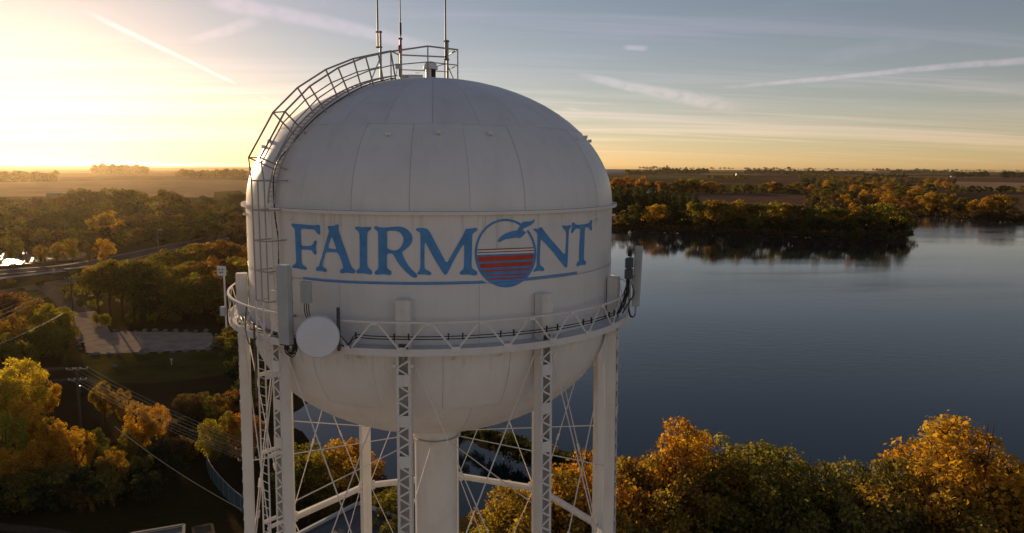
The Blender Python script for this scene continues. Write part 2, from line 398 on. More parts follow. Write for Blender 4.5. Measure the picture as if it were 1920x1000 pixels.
def poly_sheet(name, pts, mat, z):
    m = MB(); tr = tessellate_polygon([[Vector((p[0], p[1], 0)) for p in pts]]); m.add([(p[0], p[1], z) for p in pts], [tuple(q) for q in tr])
    me = m.mesh(name, mat)
    bm = bmesh.new(); bm.from_mesh(me); bmesh.ops.recalc_face_normals(bm, faces=bm.faces[:])
    for f in bm.faces:
        if f.normal.z < 0: f.normal_flip()
    bm.to_mesh(me); bm.free()
    return struct(link(name, me))
def ribbon(name, px, width, mat, z, off=0.0, n=6, dash=None):
    c = [Vector((*P(x, y)[:2], z)) for x, y in px]; q = []
    for i in range(len(c) - 1):
        a, b, d, e_ = c[max(i - 1, 0)], c[i], c[i + 1], c[min(i + 2, len(c) - 1)]
        for k in range(n):
            t = k / n; q.append(0.5 * ((2 * b) + (d - a) * t + (2 * a - 5 * b + 4 * d - e_) * t * t + (3 * b - a - 3 * d + e_) * t ** 3))
    q.append(c[-1]); vs = []; fs = []
    for i, p in enumerate(q):
        d = (q[min(i + 1, len(q) - 1)] - q[max(i - 1, 0)]).normalized(); s = Vector((-d.y, d.x, 0))
        vs += [p + s * (off - width / 2), p + s * (off + width / 2)]
    for i in range(len(q) - 1):
        if dash and (i // dash) % 2: continue
        fs.append((2 * i, 2 * i + 2, 2 * i + 3, 2 * i + 1))
    m = MB().add(vs, fs); me = m.mesh(name, mat)
    bm = bmesh.new(); bm.from_mesh(me); bmesh.ops.recalc_face_normals(bm, faces=bm.faces[:])
    for f in bm.faces:
        if f.normal.z < 0: f.normal_flip()
    bm.to_mesh(me); bm.free()
    return struct(link(name, me)), q
M['darkdirt'] = pmat('trodden_soil', build=speck((0.10, 0.075, 0.05), 0.6, 0.8, 0.95))
RD1 = ((-220,533),(-60,516),(60,506),(130,500),(200,489),(260,477),(330,462),(400,448),(470,435),(560,421))
M['grass'] = pmat('mown_grass', build=speck((0.105, 0.085, 0.022), 0.75, 0.15, 0.95))
M['drygrass'] = pmat('dry_grass', build=speck((0.075, 0.058, 0.025), 0.5, 0.3, 0.95))
ribbon('road_shoulder', RD1, 17, M['dirt'], 0.015)
_, rq = ribbon('road', RD1, 13, M['asphalt'], 0.035)
ribbon('road_marking', RD1, 0.35, M['paint_white'], 0.05, 5.6)
ribbon('road_marking', RD1, 0.35, M['paint_white'], 0.05, -5.6)
RD2 = ((-220,585),(-60,558),(0,549),(90,534),(170,519),(230,503))
ribbon('verge', ((-60,540),(40,528),(120,516),(200,502)), 8, M['drygrass'], 0.012)
ribbon('verge', ((-60,575),(20,562),(100,548),(150,540)), 12, M['grass'], 0.010)
ribbon('verge', ((60,560),(110,565),(140,590),(148,615)), 9, M['drygrass'], 0.006)
ribbon('dirt_road', RD2, 9, M['dirt'], 0.02)
ribbon('verge', ((-40,527),(40,517),(120,508)), 5, M['concrete'], 0.02)
M['bounce_pale'] = pmat('pale_bounce_ground', build=speck((0.62, 0.55, 0.46), 0.25, 0.8, 0.95))
poly_sheet('bounce_ground', [(-90, -172), (110, -172), (110, 20), (40, 30), (-30, 30), (-90, 10)], M['bounce_pale'], 0.006)  # unseen pale ground, added to throw light up onto the bowl
M['bounce_tan'] = pmat('tan_bounce_sheet', build=speck((0.52, 0.41, 0.28), 0.3, 0.3, 1.0))
poly_sheet('field', [(-700, -900), (700, -900), (700, -172), (-700, -172)], M['bounce_tan'], 0.05)  # invented: unseen pale sheet behind the camera, added for warm bounce on the tank
M['lot'] = pmat('lot_gravel', build=speck((0.44, 0.33, 0.235), 0.6, 0.35, 0.95))
# gravel car park with its drive
LOT = [(158,640),(167,627),(225,622),(300,622),(395,624),(403,640),(385,656),(300,659),(190,664),(160,662)]
_rl = random.Random(3); LOTD = []
for (xa, ya), (xb, yb) in zip(LOT, LOT[1:] + LOT[:1]):
    for k in range(9): LOTD.append((xa + (xb - xa) * k / 9 + _rl.uniform(-1.6, 1.6), ya + (yb - ya) * k / 9 + _rl.uniform(-0.7, 0.7)))
poly_sheet('gravel_lot', [P(x, y) for x, y in LOTD], M['lot'], 0.02)
ribbon('gravel_drive', ((182,640),(172,622),(164,608),(157,596),(150,586)), 7, M['lot'], 0.016)
ribbon('gravel_drive', ((176,640),(166,618),(160,604),(150,592),(138,578),(120,560),(98,545),(80,537)), 6, M['dirt'], 0.012)
poly_sheet('lawn', [P(x, y) for x, y in ((150,664),(300,661),(420,657),(440,700),(300,720),(170,715))], M['grass'], 0.008)
poly_sheet('lawn', [P(x, y) for x, y in ((402,360),(450,358),(470,372),(400,376))], M['grass'], 0.15)
poly_sheet('lawn', [P(x, y) for x, y in ((420,430),(470,416),(470,430),(440,438))], M['grass'], 0.02)
ribbon('footpath', ((-80,972),(0,988),(60,994),(120,1004),(200,1030)), 1.4, M['darkdirt'], 0.02)
# fields towards the horizon
def fieldmat(i, c, c2):
    def f(g, b, t):
        w = worldco(g); n = g.noise(g.mapping(w, (0.02, 0.02, 1)), 1.0, 4, 0.6); r = g.noise(g.mapping(w, (0.004, 0.09, 1), (0, 0, 0.2 * i)), 1.0, 3, 0.6)
        t.links.new(g.mix(g.sm(g.m('ADD', g.m('MULTIPLY', n, 0.5), g.m('MULTIPLY', r, 0.5)), 0.38, 0.62), tuple(c) + (1,), tuple(c2) + (1,)), b.inputs['Base Color'])
        b.inputs['Roughness'].default_value = 1.0; b.inputs['Specular IOR Level'].default_value = 0.0
    return pmat('field_soil', build=f)
FM = [fieldmat(0, (0.30, 0.20, 0.115), (0.22, 0.15, 0.085)), fieldmat(1, (0.10, 0.06, 0.038), (0.07, 0.042, 0.028)), fieldmat(2, (0.42, 0.29, 0.165), (0.30, 0.20, 0.115)),
      fieldmat(3, (0.11, 0.13, 0.05), (0.14, 0.13, 0.06)), fieldmat(4, (0.17, 0.105, 0.07), (0.115, 0.07, 0.05))]
def field(px, k, z): return poly_sheet('field', [P(x, y) for x, y in px], FM[k], z)
field(((-200,372),(160,368),(470,372),(470,338),(250,337),(-200,346)), 2, 0.10)
field(((-200,346),(250,337),(470,338),(470,331),(270,330),(-200,338)), 1, 0.13)
field(((-200,338),(270,330),(470,331),(470,321),(200,320),(-200,324)), 4, 0.16)
field(((-200,324),(200,320),(470,321),(470,314),(-200,315)), 2, 0.2)
field(((-200,385),(60,379),(160,376),(160,368),(-200,373)), 4, 0.10)
field(((1280,378),(1420,384),(1560,388),(1500,366),(1400,360),(1290,362)), 4, 0.10)
field(((1440,340),(1560,341),(1600,333),(1440,332)), 4, 0.16)
field(((1700,352),(1930,360),(1930,343),(1760,340)), 2, 0.14)
field(((1600,340),(1930,341),(1930,334),(1620,331)), 4, 0.18)
field(((1500,331),(1930,333),(1930,328),(1500,327)), 1, 0.22)
field(((1140,334),(1330,335),(1330,330),(1140,329)), 3, 0.2)
field(((1780,398),(1930,404),(1930,366),(1860,364)), 4, 0.08)
for i in range(46):                      # the patchwork farther out
    rn = random.Random(100 + i); az = PSI + R_(rn.uniform(-37, 37)); d = rn.uniform(3000, 14000); w_, l_ = rn.choice((400, 800, 1200)), rn.choice((400, 800))
    c = Vector((math.sin(az) * d, math.cos(az) * d, 0)); a = 0.06
    ux, uy = Vector((math.cos(a), math.sin(a), 0)), Vector((-math.sin(a), math.cos(a), 0))
    poly_sheet('field', [c + ux * sx * w_ / 2 + uy * sy * l_ / 2 for sx, sy in ((-1, -1), (1, -1), (1, 1), (-1, 1))], FM[rn.randrange(5)], 0.4 + i * 0.05)
# ------------------------------------------------------------------ the hazy evening air
hz = MB().box((0, 0, 27.5), (46000, 46000, 61)).build('haze', None); tag(hz, kind='stuff')
hm = bpy.data.materials.new('evening_haze'); hm.use_nodes = True; hm.node_tree.nodes.clear(); gg = G(hm.node_tree)
pv = gg.n('ShaderNodeVolumePrincipled'); pv.inputs['Color'].default_value = (1.0, 0.78, 0.50, 1); pv.inputs['Density'].default_value = 0.000022; pv.inputs['Anisotropy'].default_value = 0.84
oo = gg.n('ShaderNodeOutputMaterial'); hm.node_tree.links.new(pv.outputs[0], oo.inputs['Volume']); hz.data.materials.append(hm)
# ------------------------------------------------------------------ the water tower
A, B, BB, ZC = 7.6, 5.15, 5.0, -4.6        # tank radius, dome height, bowl depth, foot of the cylinder
tower = empty('water_tower')
tag(tower, 'white riveted steel water tower with blue lettering standing on ten laced legs', 'water tower')
def T_(p): return (p[0], p[1], p[2] + ZR)
def ellprof(ph0, ph1, n, b, zc, sgn=1):
    out = []
    for i in range(n + 1):
        ph = ph0 + (ph1 - ph0) * i / n
        nr, nz = math.cos(ph) / A, math.sin(ph) / b; L = math.hypot(nr, nz)
        out.append((A * math.cos(ph), ZR + zc + sgn * b * math.sin(ph), nr / L, sgn * nz / L))
    return out if sgn > 0 else out[::-1]
PH1 = math.asin(2.96 / B)
PHB = R_(28.0)
# inner skin that shows as the dark line of every joint
sk = [(r - 0.03 * nr, z - 0.03 * nz) for r, z, nr, nz in ellprof(0, math.pi / 2 - 0.02, 24, B, 0)]
sb = [(r - 0.03 * nr, z - 0.03 * nz) for r, z, nr, nz in ellprof(0, math.acos(0.9 / A), 24, BB, ZC, -1)]
shell = MB().revolve(sb + sk, nt=96).build('tank_shell', M['seam'], tower, 40)
GAP = 0.006
def plates(n, off, prof, nt, outs, label=None):
    for i in range(n):
        t0 = R_(off) + 2 * math.pi * i / n; t1 = t0 + 2 * math.pi / n
        gt = GAP / A
        o_ = outs[i % len(outs)]
        pr = [(r + nr * o_, z + nz * o_, nr, nz) for r, z, nr, nz in prof]
        MB().patch(pr, t0 + gt, t1 - gt, nt, 0.026 + o_).build('shell_plate', M['white'], shell, 35)
def trim(prof, a=True, b=True): return prof
e = 0.0010
plates(24, 9.0, ellprof(0.012, PH1 - e, 9, B, 0), 5, (0.0, 0.012))
plates(24, -0.3, ellprof(PH1 + e, math.pi / 2 - 0.03, 10, B, 0), 5, (0.006,))
cylp = lambda z0, z1, n=4: [(A, ZR + z0 + (z1 - z0) * i / n, 1.0, 0.0) for i in range(n + 1)]
plates(8, 16.0, cylp(-2.345, 0.05), 14, (0.0,))
plates(10, 11.3, cylp(ZC - 0.02, -2.365), 11, (0.012,))
plates(20, 2.0, ellprof(0.01, PHB - e, 10, BB, ZC, -1), 6, (0.0, 0.012))
plates(10, 11.0, ellprof(PHB + e, math.acos(0.92 / A), 12, BB, ZC, -1), 10, (0.006,))
# rivets, far too many to pick apart
rv, rf = [], []
def rivet(p, n, s=0.019):
    n = Vector(n).normalized(); x = n.cross(Vector((0.3, 0.2, 0.9))).normalized(); y = n.cross(x); p = Vector(p); o = len(rv)
    for k in range(5):
        a = k * 2 * math.pi / 5; rv.append(tuple(p + (x * math.cos(a) + y * math.sin(a)) * s))
    rv.append(tuple(p + n * s * 0.75))
    for k in range(5): rf.append((o + k, o + (k + 1) % 5, o + 5))
def prof_rivets(prof, t, rows, step, zig):
    L = 0.0; nxt = 0.0; c = 0
    for (r0, z0, a0, b0), (r1, z1, a1, b1) in zip(prof, prof[1:]):
        sl = math.hypot(r1 - r0, z1 - z0)
        while nxt < L + sl:
            f = (nxt - L) / sl; r = r0 + (r1 - r0) * f; z = z0 + (z1 - z0) * f; nr, nz = a0 + (a1 - a0) * f, b0 + (b1 - b0) * f
            for q, s in enumerate(rows):
                if zig and (c + q) % 2: continue
                tt = t + s / max(r, 0.5)
                if abs(tt) < 2.0 or True: rivet(pol(r + nr * 0.012, tt, z + nz * 0.012), pol(nr, tt, nz))
            nxt += step; c += 1
        L += sl
def ring_rivets(r, z, nr, nz, step, t0=0, t1=2 * math.pi):
    n = int(r * (t1 - t0) / step)
    for i in range(n):
        t = t0 + (t1 - t0) * i / n; rivet(pol(r + nr * 0.012, t, z + nz * 0.012), pol(nr, t, nz))
for i in range(24): prof_rivets(ellprof(0.012, PH1, 9, B, 0), R_(9 + 15 * i), (-0.04,), 0.11, False)
for i in range(24): prof_rivets(ellprof(PH1, 1.35, 9, B, 0), R_(-0.3 + 15 * i), (0.04,), 0.14, False)
for i in range(8): prof_rivets(cylp(-2.3, 0), R_(16 + 45 * i), (-0.1, -0.04, 0.04, 0.1), 0.075, True)
for i in range(10): prof_rivets(cylp(ZC, -2.4), R_(11.3 + 36 * i), (-0.15, -0.075, 0.075, 0.15), 0.085, True)
for i in range(20): prof_rivets(ellprof(0.02, PHB, 10, BB, ZC, -1), R_(2 + 18 * i), (-0.055, 0.055), 0.085, True)
for i in range(10): prof_rivets(ellprof(PHB, 1.3, 10, BB, ZC, -1), R_(11 + 36 * i), (-0.05, 0.05), 0.09, True)
for ph, b, zc, sg, dr in ((PH1, B, 0, 1, -0.012), (PHB, BB, ZC, -1, 0.016), (PHB, BB, ZC, -1, -0.016)):
    q = ph + dr; r, z, nr, nz = ellprof(q, q + 0.01, 1, b, zc, sg)[0 if sg > 0 else 1]; ring_rivets(r, z, nr, nz, 0.09)
for zz in (-2.30, -2.41): ring_rivets(A, ZR + zz, 1, 0, 0.085)
for zz in (-4.28, -4.2, -4.05): ring_rivets(A + 0.004, ZR + zz, 1, 0, 0.085)
me = bpy.data.meshes.new('rivets'); me.from_pydata(rv, [], rf); me.materials.append(M['white'])
tag(link('rivets', me, tower), kind='stuff')

# equator ring: an angle iron standing out from the shell
MB().revolve([(A + 0.002, ZR - 0.05), (A + 0.19, ZR - 0.05), (A + 0.19, ZR + 0.06), (A + 0.175, ZR + 0.06), (A + 0.175, ZR - 0.02), (A + 0.002, ZR - 0.02)], nt=128).build('equator_ring', M['white'], tower, 30)

# catwalk
ZD, RD, HR = ZR - 4.42, 8.43, 0.97
deck = MB().revolve([(A + 0.02, ZD - 0.03), (RD - 0.06, ZD - 0.03), (RD - 0.06, ZD), (A + 0.02, ZD), (A + 0.02, ZD - 0.03)], nt=120).build('catwalk_deck', M['deck'], tower, 30)
MB().revolve([(RD, ZD + 0.07), (RD, ZD - 0.17), (RD - 0.09, ZD - 0.17), (RD - 0.09, ZD - 0.155), (RD - 0.018, ZD - 0.155), (RD - 0.018, ZD + 0.07), (RD, ZD + 0.07)], nt=120).build('edge_channel', M['steel'], deck, 30)
MB().revolve([(A + 0.03, ZD - 0.20), (A + 0.10, ZD - 0.20), (A + 0.10, ZD - 0.033), (A + 0.03, ZD - 0.033)], nt=120).build('inner_angle', M['steel'], deck, 30)
zt = ZD + HR
MB().revolve([(RD + 0.012, zt - 0.05), (RD + 0.012, zt + 0.012), (RD - 0.07, zt + 0.012), (RD - 0.07, zt), (RD, zt), (RD, zt - 0.05), (RD + 0.012, zt - 0.05)], nt=120).build('top_rail', M['steel'], deck, 30)
NB = 30; TH0 = R_(-7.4)
gus = MB()
bays = []
for i in range(NB):
    t = TH0 + 2 * math.pi * i / NB; tm = t + math.pi / NB; tn = t + 2 * math.pi / NB
    d1 = 0.08 / RD; d2 = 0.06 / RD
    for a, b in ((t + d1, tm - d2), (tn - d1, tm + d2)):
        MB().bar(pol(RD - 0.03, a, ZD + 0.06), pol(RD - 0.03, b, zt - 0.01), 0.06, 0.02, pol(1, (a + b) / 2, 0)).build('rail_brace', M['steel'], deck)
    MB().box(pol(RD + 0.012, t, ZD + 0.05), (0.30, 0.014, 0.17), (pol(1, t + math.pi / 2, 0), pol(1, t, 0), Vector((0, 0, 1)))).build('gusset_plate', M['steel'], deck)
    MB().box(pol(RD + 0.022, tm, zt - 0.06), (0.22, 0.012, 0.11), (pol(1, tm + math.pi / 2, 0), pol(1, tm, 0), Vector((0, 0, 1)))).build('gusset_plate', M['steel'], deck)
    # bracket that carries the deck
    MB().bar(pol(A + 0.05, t, ZD - 0.5), pol(RD - 0.1, t, ZD - 0.06), 0.05, 0.05).build('deck_bracket', M['steel'], deck)

# legs: two channels joined by lacing bars on the outer and inner face
LW, LD = 0.47, 0.39
def legr(z):                              # slight batter
    zz = z - ZR
    return 7.90 if zz > -5 else 7.90 - 0.012 * (zz + 5) * 1.0
LEGS = [R_(-7.4 + 36 * i) for i in range(10)]
ZTOP = ZR - 2.82; NODE1, NODE2 = ZR - 15.87, ZR - 27.0
bar_long = {}
def leg_bar_mesh(sgn, dz, n):
    key = (sgn, dz)
    if key not in bar_long:
        bar_long[key] = MB().bar((-sgn * (LW / 2 - 0.035), 0, -dz / 2), (sgn * (LW / 2 - 0.035), 0, dz / 2), 0.012, 0.062, (1, 0, 0)).mesh('lacing_bar', M['steel'])
    return bar_long[key]
bat = MB().box((0, 0, 0), (LW - 0.02, 0.014, 0.40)).mesh('batten_plate', M['steel'])
shortbat = MB().box((0, 0, 0), (LW - 0.02, 0.014, 0.30)).mesh('batten_plate', M['steel'])
n_bars = 0
for li, t in enumerate(LEGS):
    X, Y, Z = pol(1, t + math.pi / 2, 0), pol(1, t, 0), Vector((0, 0, 1))
    m = MB()
    zs = [ZTOP, ZR - 5.0, NODE1, NODE2, 0.55]
    for s in (-1, 1):
        for za, zb in zip(zs, zs[1:]):
            pa, pb = pol(legr(za), t, za) + X * s * (LW / 2), pol(legr(zb), t, zb) + X * s * (LW / 2)
            m.bar(pa, pb, 0.02, LD, Y)
            for q in (-1, 1):             # flanges pointing inwards
                off = -X * s * 0.045 + Y * q * (LD / 2 - 0.009)
                m.bar(pa + off, pb + off, 0.075, 0.016, Y)
    leg = m.build('leg', M['steel'], tower)
    # lacing on both faces
    DZ = 0.28
    stuff = MB()
    MBI = MB()
    for za, zb in zip(zs[:-1], zs[1:]): MBI.bar(pol(legr(za) - LD / 2 - 0.012, t, za), pol(legr(zb) - LD / 2 - 0.012, t, zb), LW + 0.02, 0.018, Y)
    MBI.build('back_plate', M['steel'], leg)
    for face in (1,):
        z = ZTOP - 0.15; k = 0
        rotm = Matrix((X, Y, Z)).transposed()
        while z > 1.0:
            r = legr(z) + face * (LD / 2 + 0.008 + (0.012 if k % 2 else 0.0))
            zz = z - ZR
            plain = (-4.9 < zz < -4.3)
            batten = (zz > -4.3) or any(abs(zz + q) < 0.15 for q in (5.45, 6.85, 8.25))
            visible = face == 1 and li in (0, 1, 2, 9, 8) and zz > -13.2
            if plain: pass
            elif batten and face == 1:
                o = link('batten_plate', bat if zz < -4.3 else shortbat, leg); o.location = pol(r, t, z); o.rotation_euler = (0, 0, t)
            else:
                sg = 1 if k % 2 else -1
                if visible:
                    o = link('lacing_bar', leg_bar_mesh(sg, DZ - 0.03, k), leg); o.location = pol(r, t, z); o.rotation_euler = (0, 0, t); n_bars += 1
                else:
                    c = pol(r, t, z); stuff.bar(c - X * sg * (LW / 2 - 0.035) - Z * 0.125, c + X * sg * (LW / 2 - 0.035) + Z * 0.125, 0.012, 0.062, X)
            z -= DZ; k += 1
    tag(stuff.build('lacing', M['steel'], leg), kind='stuff')
    # rivet plate on the shell above the catwalk and the footing
    MB().box(pol(legr(ZTOP), t, ZTOP + 0.01), (LW - 0.02, LD, 0.02), (X, Y, Z)).build('leg_cap', M['steel'], leg)
    MB().box(pol(A + 0.03, t, ZR - 3.6), (LW + 0.16, 0.016, 1.45), (X, Y, Z)).build('shell_bracket', M['white'], leg)
    fo = MB(); c0 = pol(legr(0), t, 0.2); fo.box(c0, (1.3, 1.3, 0.7), (X, Y, Z)); fo.build('footing', M['concrete'], leg)

# ring struts, tie rods, spider rods and the riser
def node(t, z, dr=0.0): return pol(legr(z) + dr, t, z)
for zl in (NODE1, NODE2):
    for i, t in enumerate(LEGS):
        t2 = LEGS[(i + 1) % 10]; a, b = node(t, zl), node(t2, zl); d = (b - a).normalized()
        m = MB(); a2, b2 = a + d * 0.30, b - d * 0.30; n = d.cross(Vector((0, 0, 1)))
        m.bar(a2, b2, 0.02, 0.26); m.bar(a2 + Vector((0, 0, 0.13)), b2 + Vector((0, 0, 0.13)), 0.20, 0.02); m.bar(a2 - Vector((0, 0, 0.13)), b2 - Vector((0, 0, 0.13)), 0.20, 0.02)
        st = m.build('ring_strut', M['steel'], tower)
        for p, s in ((a, 1), (b, -1)):
            MB().box(p + d * s * 0.34, (0.34, 0.03, 0.52), (d, n, Vector((0, 0, 1)))).build('gusset_plate', M['steel'], st)
def rod(a, b, r=0.024, tb=0.28):
    a, b = Vector(a), Vector(b); d = (b - a)
    o = MB().tube([a, b], r, 6).build('tie_rod', M['steel'], tower, 50)
    if tb:
        c = a + d * tb; u = d.normalized(); x = u.cross(Vector((0, 0, 1))).normalized()
        k = MB()
        for s in (-1, 1): k.bar(c - u * 0.17 + x * s * 0.045, c + u * 0.17 + x * s * 0.045, 0.03, 0.03)
        for s in (-1, 1): k.bar(c + u * s * 0.17 - x * 0.06, c + u * s * 0.17 + x * 0.06, 0.05, 0.05)
        k.build('turnbuckle', M['steel'], o)
for i, t in enumerate(LEGS):
    t2 = LEGS[(i + 1) % 10]; e1 = 0.34 / 7.9
    for (za, zb) in ((ZR - 4.95, NODE1 + 0.24), (NODE1 - 0.24, NODE2 + 0.24), (NODE2 - 0.24, 1.0)):
        rod(node(t + e1, za, 0.03), node(t2 - e1, zb, 0.03), tb=0.7); rod(node(t2 - e1, za, -0.04), node(t + e1, zb, -0.04), tb=0.7)
    rod(pol(1.06, t, ZR - 10.32), node(t, ZR - 10.75, -0.2), 0.022, 0)
    for s in (-1, 1):                     # pin plates at the leg head
        p = node(t, ZR - 4.98, LD / 2 + 0.02) + pol(1, t + math.pi / 2, 0) * s * (LW / 2 + 0.06)
        MB().tube([p, p + pol(0.05, t, 0)], 0.055, 10).build('rod_pin', M['steel'], tower, 40)
RC = 0.955
rs = MB().revolve([(RC, 0.4), (RC, ZR - 9.4)], nt=48).build('riser_column', M['steel'], tower, 40)
MB().revolve([(RC + 0.004, ZR - 10.30), (RC + 0.07, ZR - 10.30), (RC + 0.07, ZR - 9.72), (RC + 0.30, ZR - 9.48), (RC + 0.28, ZR - 9.46)], nt=48).build('riser_collar', M['white'], rs, 30)
MB().revolve([(RC + 0.004, ZR - 10.37), (RC + 0.17, ZR - 10.37), (RC + 0.17, ZR - 10.345), (RC + 0.004, ZR - 10.345)], nt=48).build('riser_flange', M['steel'], rs, 30)
for zz in (ZR - 16.5, ZR - 22.5, ZR - 28.5):
    MB().revolve([(RC + 0.003, zz - 0.05), (RC + 0.02, zz - 0.05), (RC + 0.02, zz + 0.05), (RC + 0.003, zz + 0.05)], nt=48).build('riser_band', M['steel'], rs, 30)
# vertical feed pipe beside the riser
MB().tube([(-RC - 0.12, 0.15, 0.3), (-RC - 0.12, 0.15, ZR - 10.2), (-RC + 0.1, 0.1, ZR - 9.9)], 0.05, 8).build('drain_pipe', M['steel'], rs, 40)

# ladders
def ladder_build(parent, pa, pb, X, width, step, name='ladder', rr=0.026, mat='steel'):
    la = MB()
    pa, pb = Vector(pa), Vector(pb)
    for s in (-1, 1): la.bar(pa + X * s * width / 2, pb + X * s * width / 2, 0.055, 0.014, X)
    lo = la.build(name, M[mat], parent)
    n = int((pb - pa).length / step); me = MB().tube([-X * width / 2, X * width / 2], 0.012, 5).mesh('rung', M[mat])
    for i in range(n):
        o = link('rung', me, lo); o.location = pa + (pb - pa) * ((i + 0.5) / n)
    return lo
TL = R_(-45.0); XL = pol(1, TL + math.pi / 2, 0)
ladder_build(tower, pol(8.72, TL + R_(1.2), ZR - 14.5), pol(8.62, TL + R_(1.2), ZD + 1.3), XL, 0.44, 0.31)
for zz in (ZR - 5.75, ZR - 8.6, ZR - 11.2, ZR - 13.6):
    m = MB()
    for s in (-1, 1): m.bar(pol(8.66, TL + R_(1.2), zz) + XL * s * 0.24, pol(8.1, R_(-43.4), zz + 0.03) + XL * s * 0.22, 0.03, 0.14)
    m.build('ladder_bracket', M['steel'], tower)
lad = ladder_build(tower, pol(A + 0.18, TL, ZD + 0.05), pol(A + 0.18, TL, ZR + 0.1), XL, 0.42, 0.31)
for zz in (-3.15, -2.1, -1.05, 0.0, 1.0):
    rr0 = A if zz <= 0 else A * math.sqrt(max(0, 1 - (zz / B) ** 2))
    c = lambda r, s: pol(r, TL, ZR + zz) + XL * s
    MB().tube([c(rr0 + 0.02, 0.38), c(A + 0.78, 0.38), c(A + 0.80, 0.36), c(A + 0.80, -0.36), c(A + 0.78, -0.38), c(rr0 + 0.02, -0.38)], 0.028, 6).build('cage_hoop', M['rail'], lad, 40)
# stair ladder and handrails over the dome
TD = R_(-47.0); XD = pol(1, TD + math.pi / 2, 0)
def dome(ph, s, h):
    ph = R_(ph); nr, nz = math.cos(ph) / A, math.sin(ph) / B; L = math.hypot(nr, nz); nr /= L; nz /= L
    return pol(A * math.cos(ph) + nr * h, TD, ZR + B * math.sin(ph) + nz * h) + XD * s
PHS = [15.5, 31, 42, 53, 63, 72]
phf = [2 + i * 2 for i in range(37)]
hl = MB()
for s in (-0.21, 0.21): hl.tube([dome(p, s, 0.14) for p in phf], 0.028, 6)
dl = hl.build('dome_ladder', M['rail'], tower, 50)
rg = MB().tube([XD * -0.21, XD * 0.21], 0.014, 5).mesh('rung', M['rail'])
for i in range(40):
    o = link('rung', rg, dl); o.location = dome(3 + i * 1.75, 0, 0.14)
for s in (-0.38, 0.38):
    hr = MB().tube([dome(p, s, 1.07) for p in PHS], 0.034, 7).build('handrail', M['rail'], tower, 50)
    MB().tube([dome(p, s, 0.56) for p in PHS], 0.024, 6).build('mid_rail', M['rail'], hr, 50)
    for p in PHS: MB().tube([dome(p, s, 0.0), dome(p, s, 1.07)], 0.030, 6).build('post', M['rail'], hr, 50)
for p in PHS[:2]: MB().tube([dome(p, -0.38, 1.07), dome(p, 0.38, 1.07)], 0.026, 6).build('cross_bar', M['rail'], tower, 50)
for s in (-0.38, 0.38, 0.0):
    up_ = [dome(15.5, s, 1.07), pol(A + 0.80, TL, ZR + 1.0) + XL * s] if s else [pol(A + 0.80, TL, ZR + 1.0)]
    MB().tube(up_ + [pol(A + 0.80, TL, ZR + z) + XL * s for z in (0.0, -1.05, -2.1, -3.15)], 0.026, 6).build('cage_strap', M['rail'], lad, 40)
def top(x, y, h): 
    r = math.hypot(x, y); return Vector((x, y, ZR + B * math.sqrt(1 - (r / A) ** 2) + h))
ZRAIL = ZR + 6.30
def lev(x, y, dz): return Vector((x, y, ZRAIL + dz))
fr = [dome(PHS[-1], 0.38, 1.07), lev(-0.20, -1.15, 0.02), lev(1.02, -0.55, 0.0), lev(0.52, 1.55, 0.0), lev(-1.45, 1.25, 0.0)]
h2 = MB().tube(fr, 0.034, 7).build('handrail', M['rail'], tower, 50)
MB().tube([dome(PHS[-1], 0.38, 0.56)] + [p - Vector((0, 0, 0.62)) for p in fr[1:]], 0.024, 6).build('mid_rail', M['rail'], h2, 50)
for p in fr[1:]: MB().tube([top(p.x, p.y, 0), p], 0.030, 6).build('post', M['rail'], h2, 50)
MB().tube([dome(PHS[-1], -0.38, 1.07), lev(-1.75, 0.2, 0), fr[-1]], 0.034, 7).build('handrail', M['rail'], tower, 50)
MB().tube([top(-1.75, 0.2, 0), lev(-1.75, 0.2, 0)], 0.03, 6).build('post', M['rail'], tower, 50)
# mushroom vent with a dark screened throat, hatch, small boxes
va = MB().revolve([(0.34, -0.05), (0.34, 0.02), (0.21, 0.05), (0.21, 0.42)], nt=28, origin=tuple(top(-0.1, 0, 0))).build('roof_vent', M['white'], tower, 40)
MB().revolve([(0.29, 0.40), (0.31, 0.43), (0.29, 0.55), (0.22, 0.66), (0.12, 0.72), (0.0, 0.74)], nt=28, origin=tuple(top(-0.1, 0, 0))).build('vent_cap', M['white'], va, 40)
MB().revolve([(0.215, 0.08), (0.215, 0.40)], t0=R_(8), t1=R_(100), nt=12, origin=tuple(top(-0.1, 0, 0))).build('vent_screen', M['black'], va)
m = MB(); c = top(-0.72, -0.35, 0.05); m.box(c, (0.55, 0.5, 0.10)); m.box(c + Vector((0, 0, 0.07)), (0.60, 0.55, 0.03)); ha = m.build('roof_hatch', M['white'], tower)
MB().tube([c + Vector((-0.02, 0.1, 0.08)), c + Vector((-0.02, 0.1, 0.2)), c + Vector((0.18, 0.1, 0.2)), c + Vector((0.18, 0.1, 0.08))], 0.012, 5).build('hatch_handle', M['rail'], ha)
